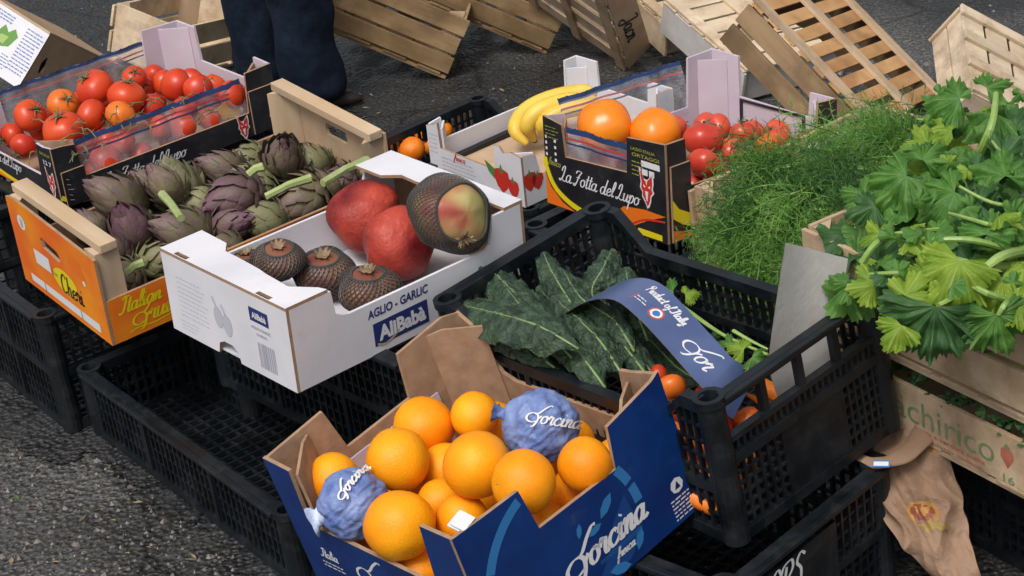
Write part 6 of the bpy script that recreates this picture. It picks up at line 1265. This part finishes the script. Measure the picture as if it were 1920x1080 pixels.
pts = [at(1745, 800, 24), at(1700, 850, 23), at(1650, 868, 22.8), at(1612, 858, 22.8)]; b.tube(cr([tuple(p) for p in pts], 6), [1.9 - .07 * k + .12 * math.sin(k * 1.1) for k in range(19)], 14, flat=.35); b.v = [v - at(1740, 920, 16) for v in b.v]; b.build('flattened_neck', M['bag'], bag, smooth=True)
wr = MB(); wr.box((0, 0, 0), (2.2, 1.0, .1)); o = wr.build('label_scrap', M['sky_ink']); wr2 = MB(); wr2.box((0, 0, .08), (1.9, .6, .04)); wr2.build('white_face', M['white_ink'], o); o.matrix_world = Matrix.Translation(W(at(1652, 870, 23.6))) @ Matrix.Rotation(-.3, 4, 'Z') @ Matrix.Rotation(.5, 4, 'X'); tag(o, 'small white and blue label scrap on the crate corner beside the bag', 'label')

# ------------------------------------------------------------------ person
def person():
    me = bpy.data.meshes.new('person'); X, Y = -40, 449
    J = {'pel': (0, 0, 92, 15), 'lh': (-6, 4, 86, 10.5), 'lk': (-7, 5, 50, 8.2), 'la': (-8, 8, 12, 8.2), 'lf': (-8, 8, 1, 7.2), 'rh': (5, -4, 86, 10.5), 'rk': (2, -5, 49, 8.0), 'ra': (3, -6, 12, 7.2), 'rf': (3, -7, 1, 7.2),
         'sp': (0, 0, 112, 14), 'ch': (0, 0, 132, 16), 'nk': (1, 0, 150, 6), 'hd': (2, 0, 158, 6.5),
         'ls': (0, 19, 142, 7), 'le': (4, 24, 115, 5), 'lw': (14, 22, 95, 3.6), 'rs': (0, -19, 142, 7), 're': (4, -24, 115, 5), 'rw': (14, -22, 95, 3.6)}
    K = list(J); E_ = [('pel', 'lh'), ('lh', 'lk'), ('lk', 'la'), ('la', 'lf'), ('pel', 'rh'), ('rh', 'rk'), ('rk', 'ra'), ('ra', 'rf')]
    root = empty('person', Matrix.Translation(W((X, Y, GZ))), 'person in dark blue jeans standing behind the boxes, seen from the knees down', 'person')
    def skin(name, keys, edges, m_, rootk):
        me = bpy.data.meshes.new(name); me.from_pydata([Vector(J[k][:3]) * S for k in keys], [(keys.index(a), keys.index(b_)) for a, b_ in edges], []); me.materials.append(m_)
        o = bpy.data.objects.new(name, me); COL.objects.link(o); o.parent = root; o.modifiers.new('k', 'SKIN')
        for i, k in enumerate(keys): sv = me.skin_vertices[0].data[i]; sv.radius = (J[k][3] * S,) * 2; sv.use_root = (k == rootk)
        sb = o.modifiers.new('s', 'SUBSURF'); sb.levels = 3; sb.render_levels = 4
        tx = bpy.data.textures.new('folds', 'CLOUDS'); tx.noise_scale = .11; tx.noise_depth = 1; dp = o.modifiers.new('d', 'DISPLACE'); dp.texture = tx; dp.strength = .035; dp.texture_coords = 'LOCAL'
        for p in me.polygons: p.use_smooth = True
        return o
    if 1:
        skin('jeans', ['pel', 'lh', 'lk', 'la', 'lf', 'rh', 'rk', 'ra', 'rf'], E_, M['jeans'], 'pel')
        J['pel2'] = (0, 0, 97, 15.5); skin('jacket', ['pel2', 'sp', 'ch', 'ls', 'le', 'lw', 'rs', 're', 'rw'], [('pel2', 'sp'), ('sp', 'ch'), ('ch', 'ls'), ('ls', 'le'), ('le', 'lw'), ('ch', 'rs'), ('rs', 're'), ('re', 'rw')], M['jacket'], 'ch')
        h = blob(10.5, lambda th, ph: sph(th, ph, .78 + .1 * math.cos(ph), 1.12), 24, 18); h.v = [v + Vector((3, 0, 166)) for v in h.v]; h.tube([(1, 0, 146), (2, 0, 160)], [5.6, 5.2], 12); h.tube([(11, 0, 167), (12.8, 0, 164)], [.8, 1.4], 8); ho = h.build('head', M['skin'], root, smooth=True)
        hr = blob(10.9, lambda th, ph: sph(th, ph * .55, .82, 1.12), 24, 12); hr.v = [v + Vector((2, 0, 166.5)) for v in hr.v]; hr.build('hair', M['hair'], root, smooth=True)
    for x, y in ((-7, 5), (8, -7)):
        s_ = MB(); s_.tube([(x - 9, y + 2, 1.8), (x - 6, y + 2, 2.2), (x - 2, y + 2, 2.2), (x + 2, y + 2, 1.8), (x + 5, y + 2, 1.3)], [1.6, 2.6, 2.6, 2.2, .9], 12, flat=.75); s_.build('shoe', M['shoe'], root, smooth=True)
person()
bpy.context.view_layer.update()
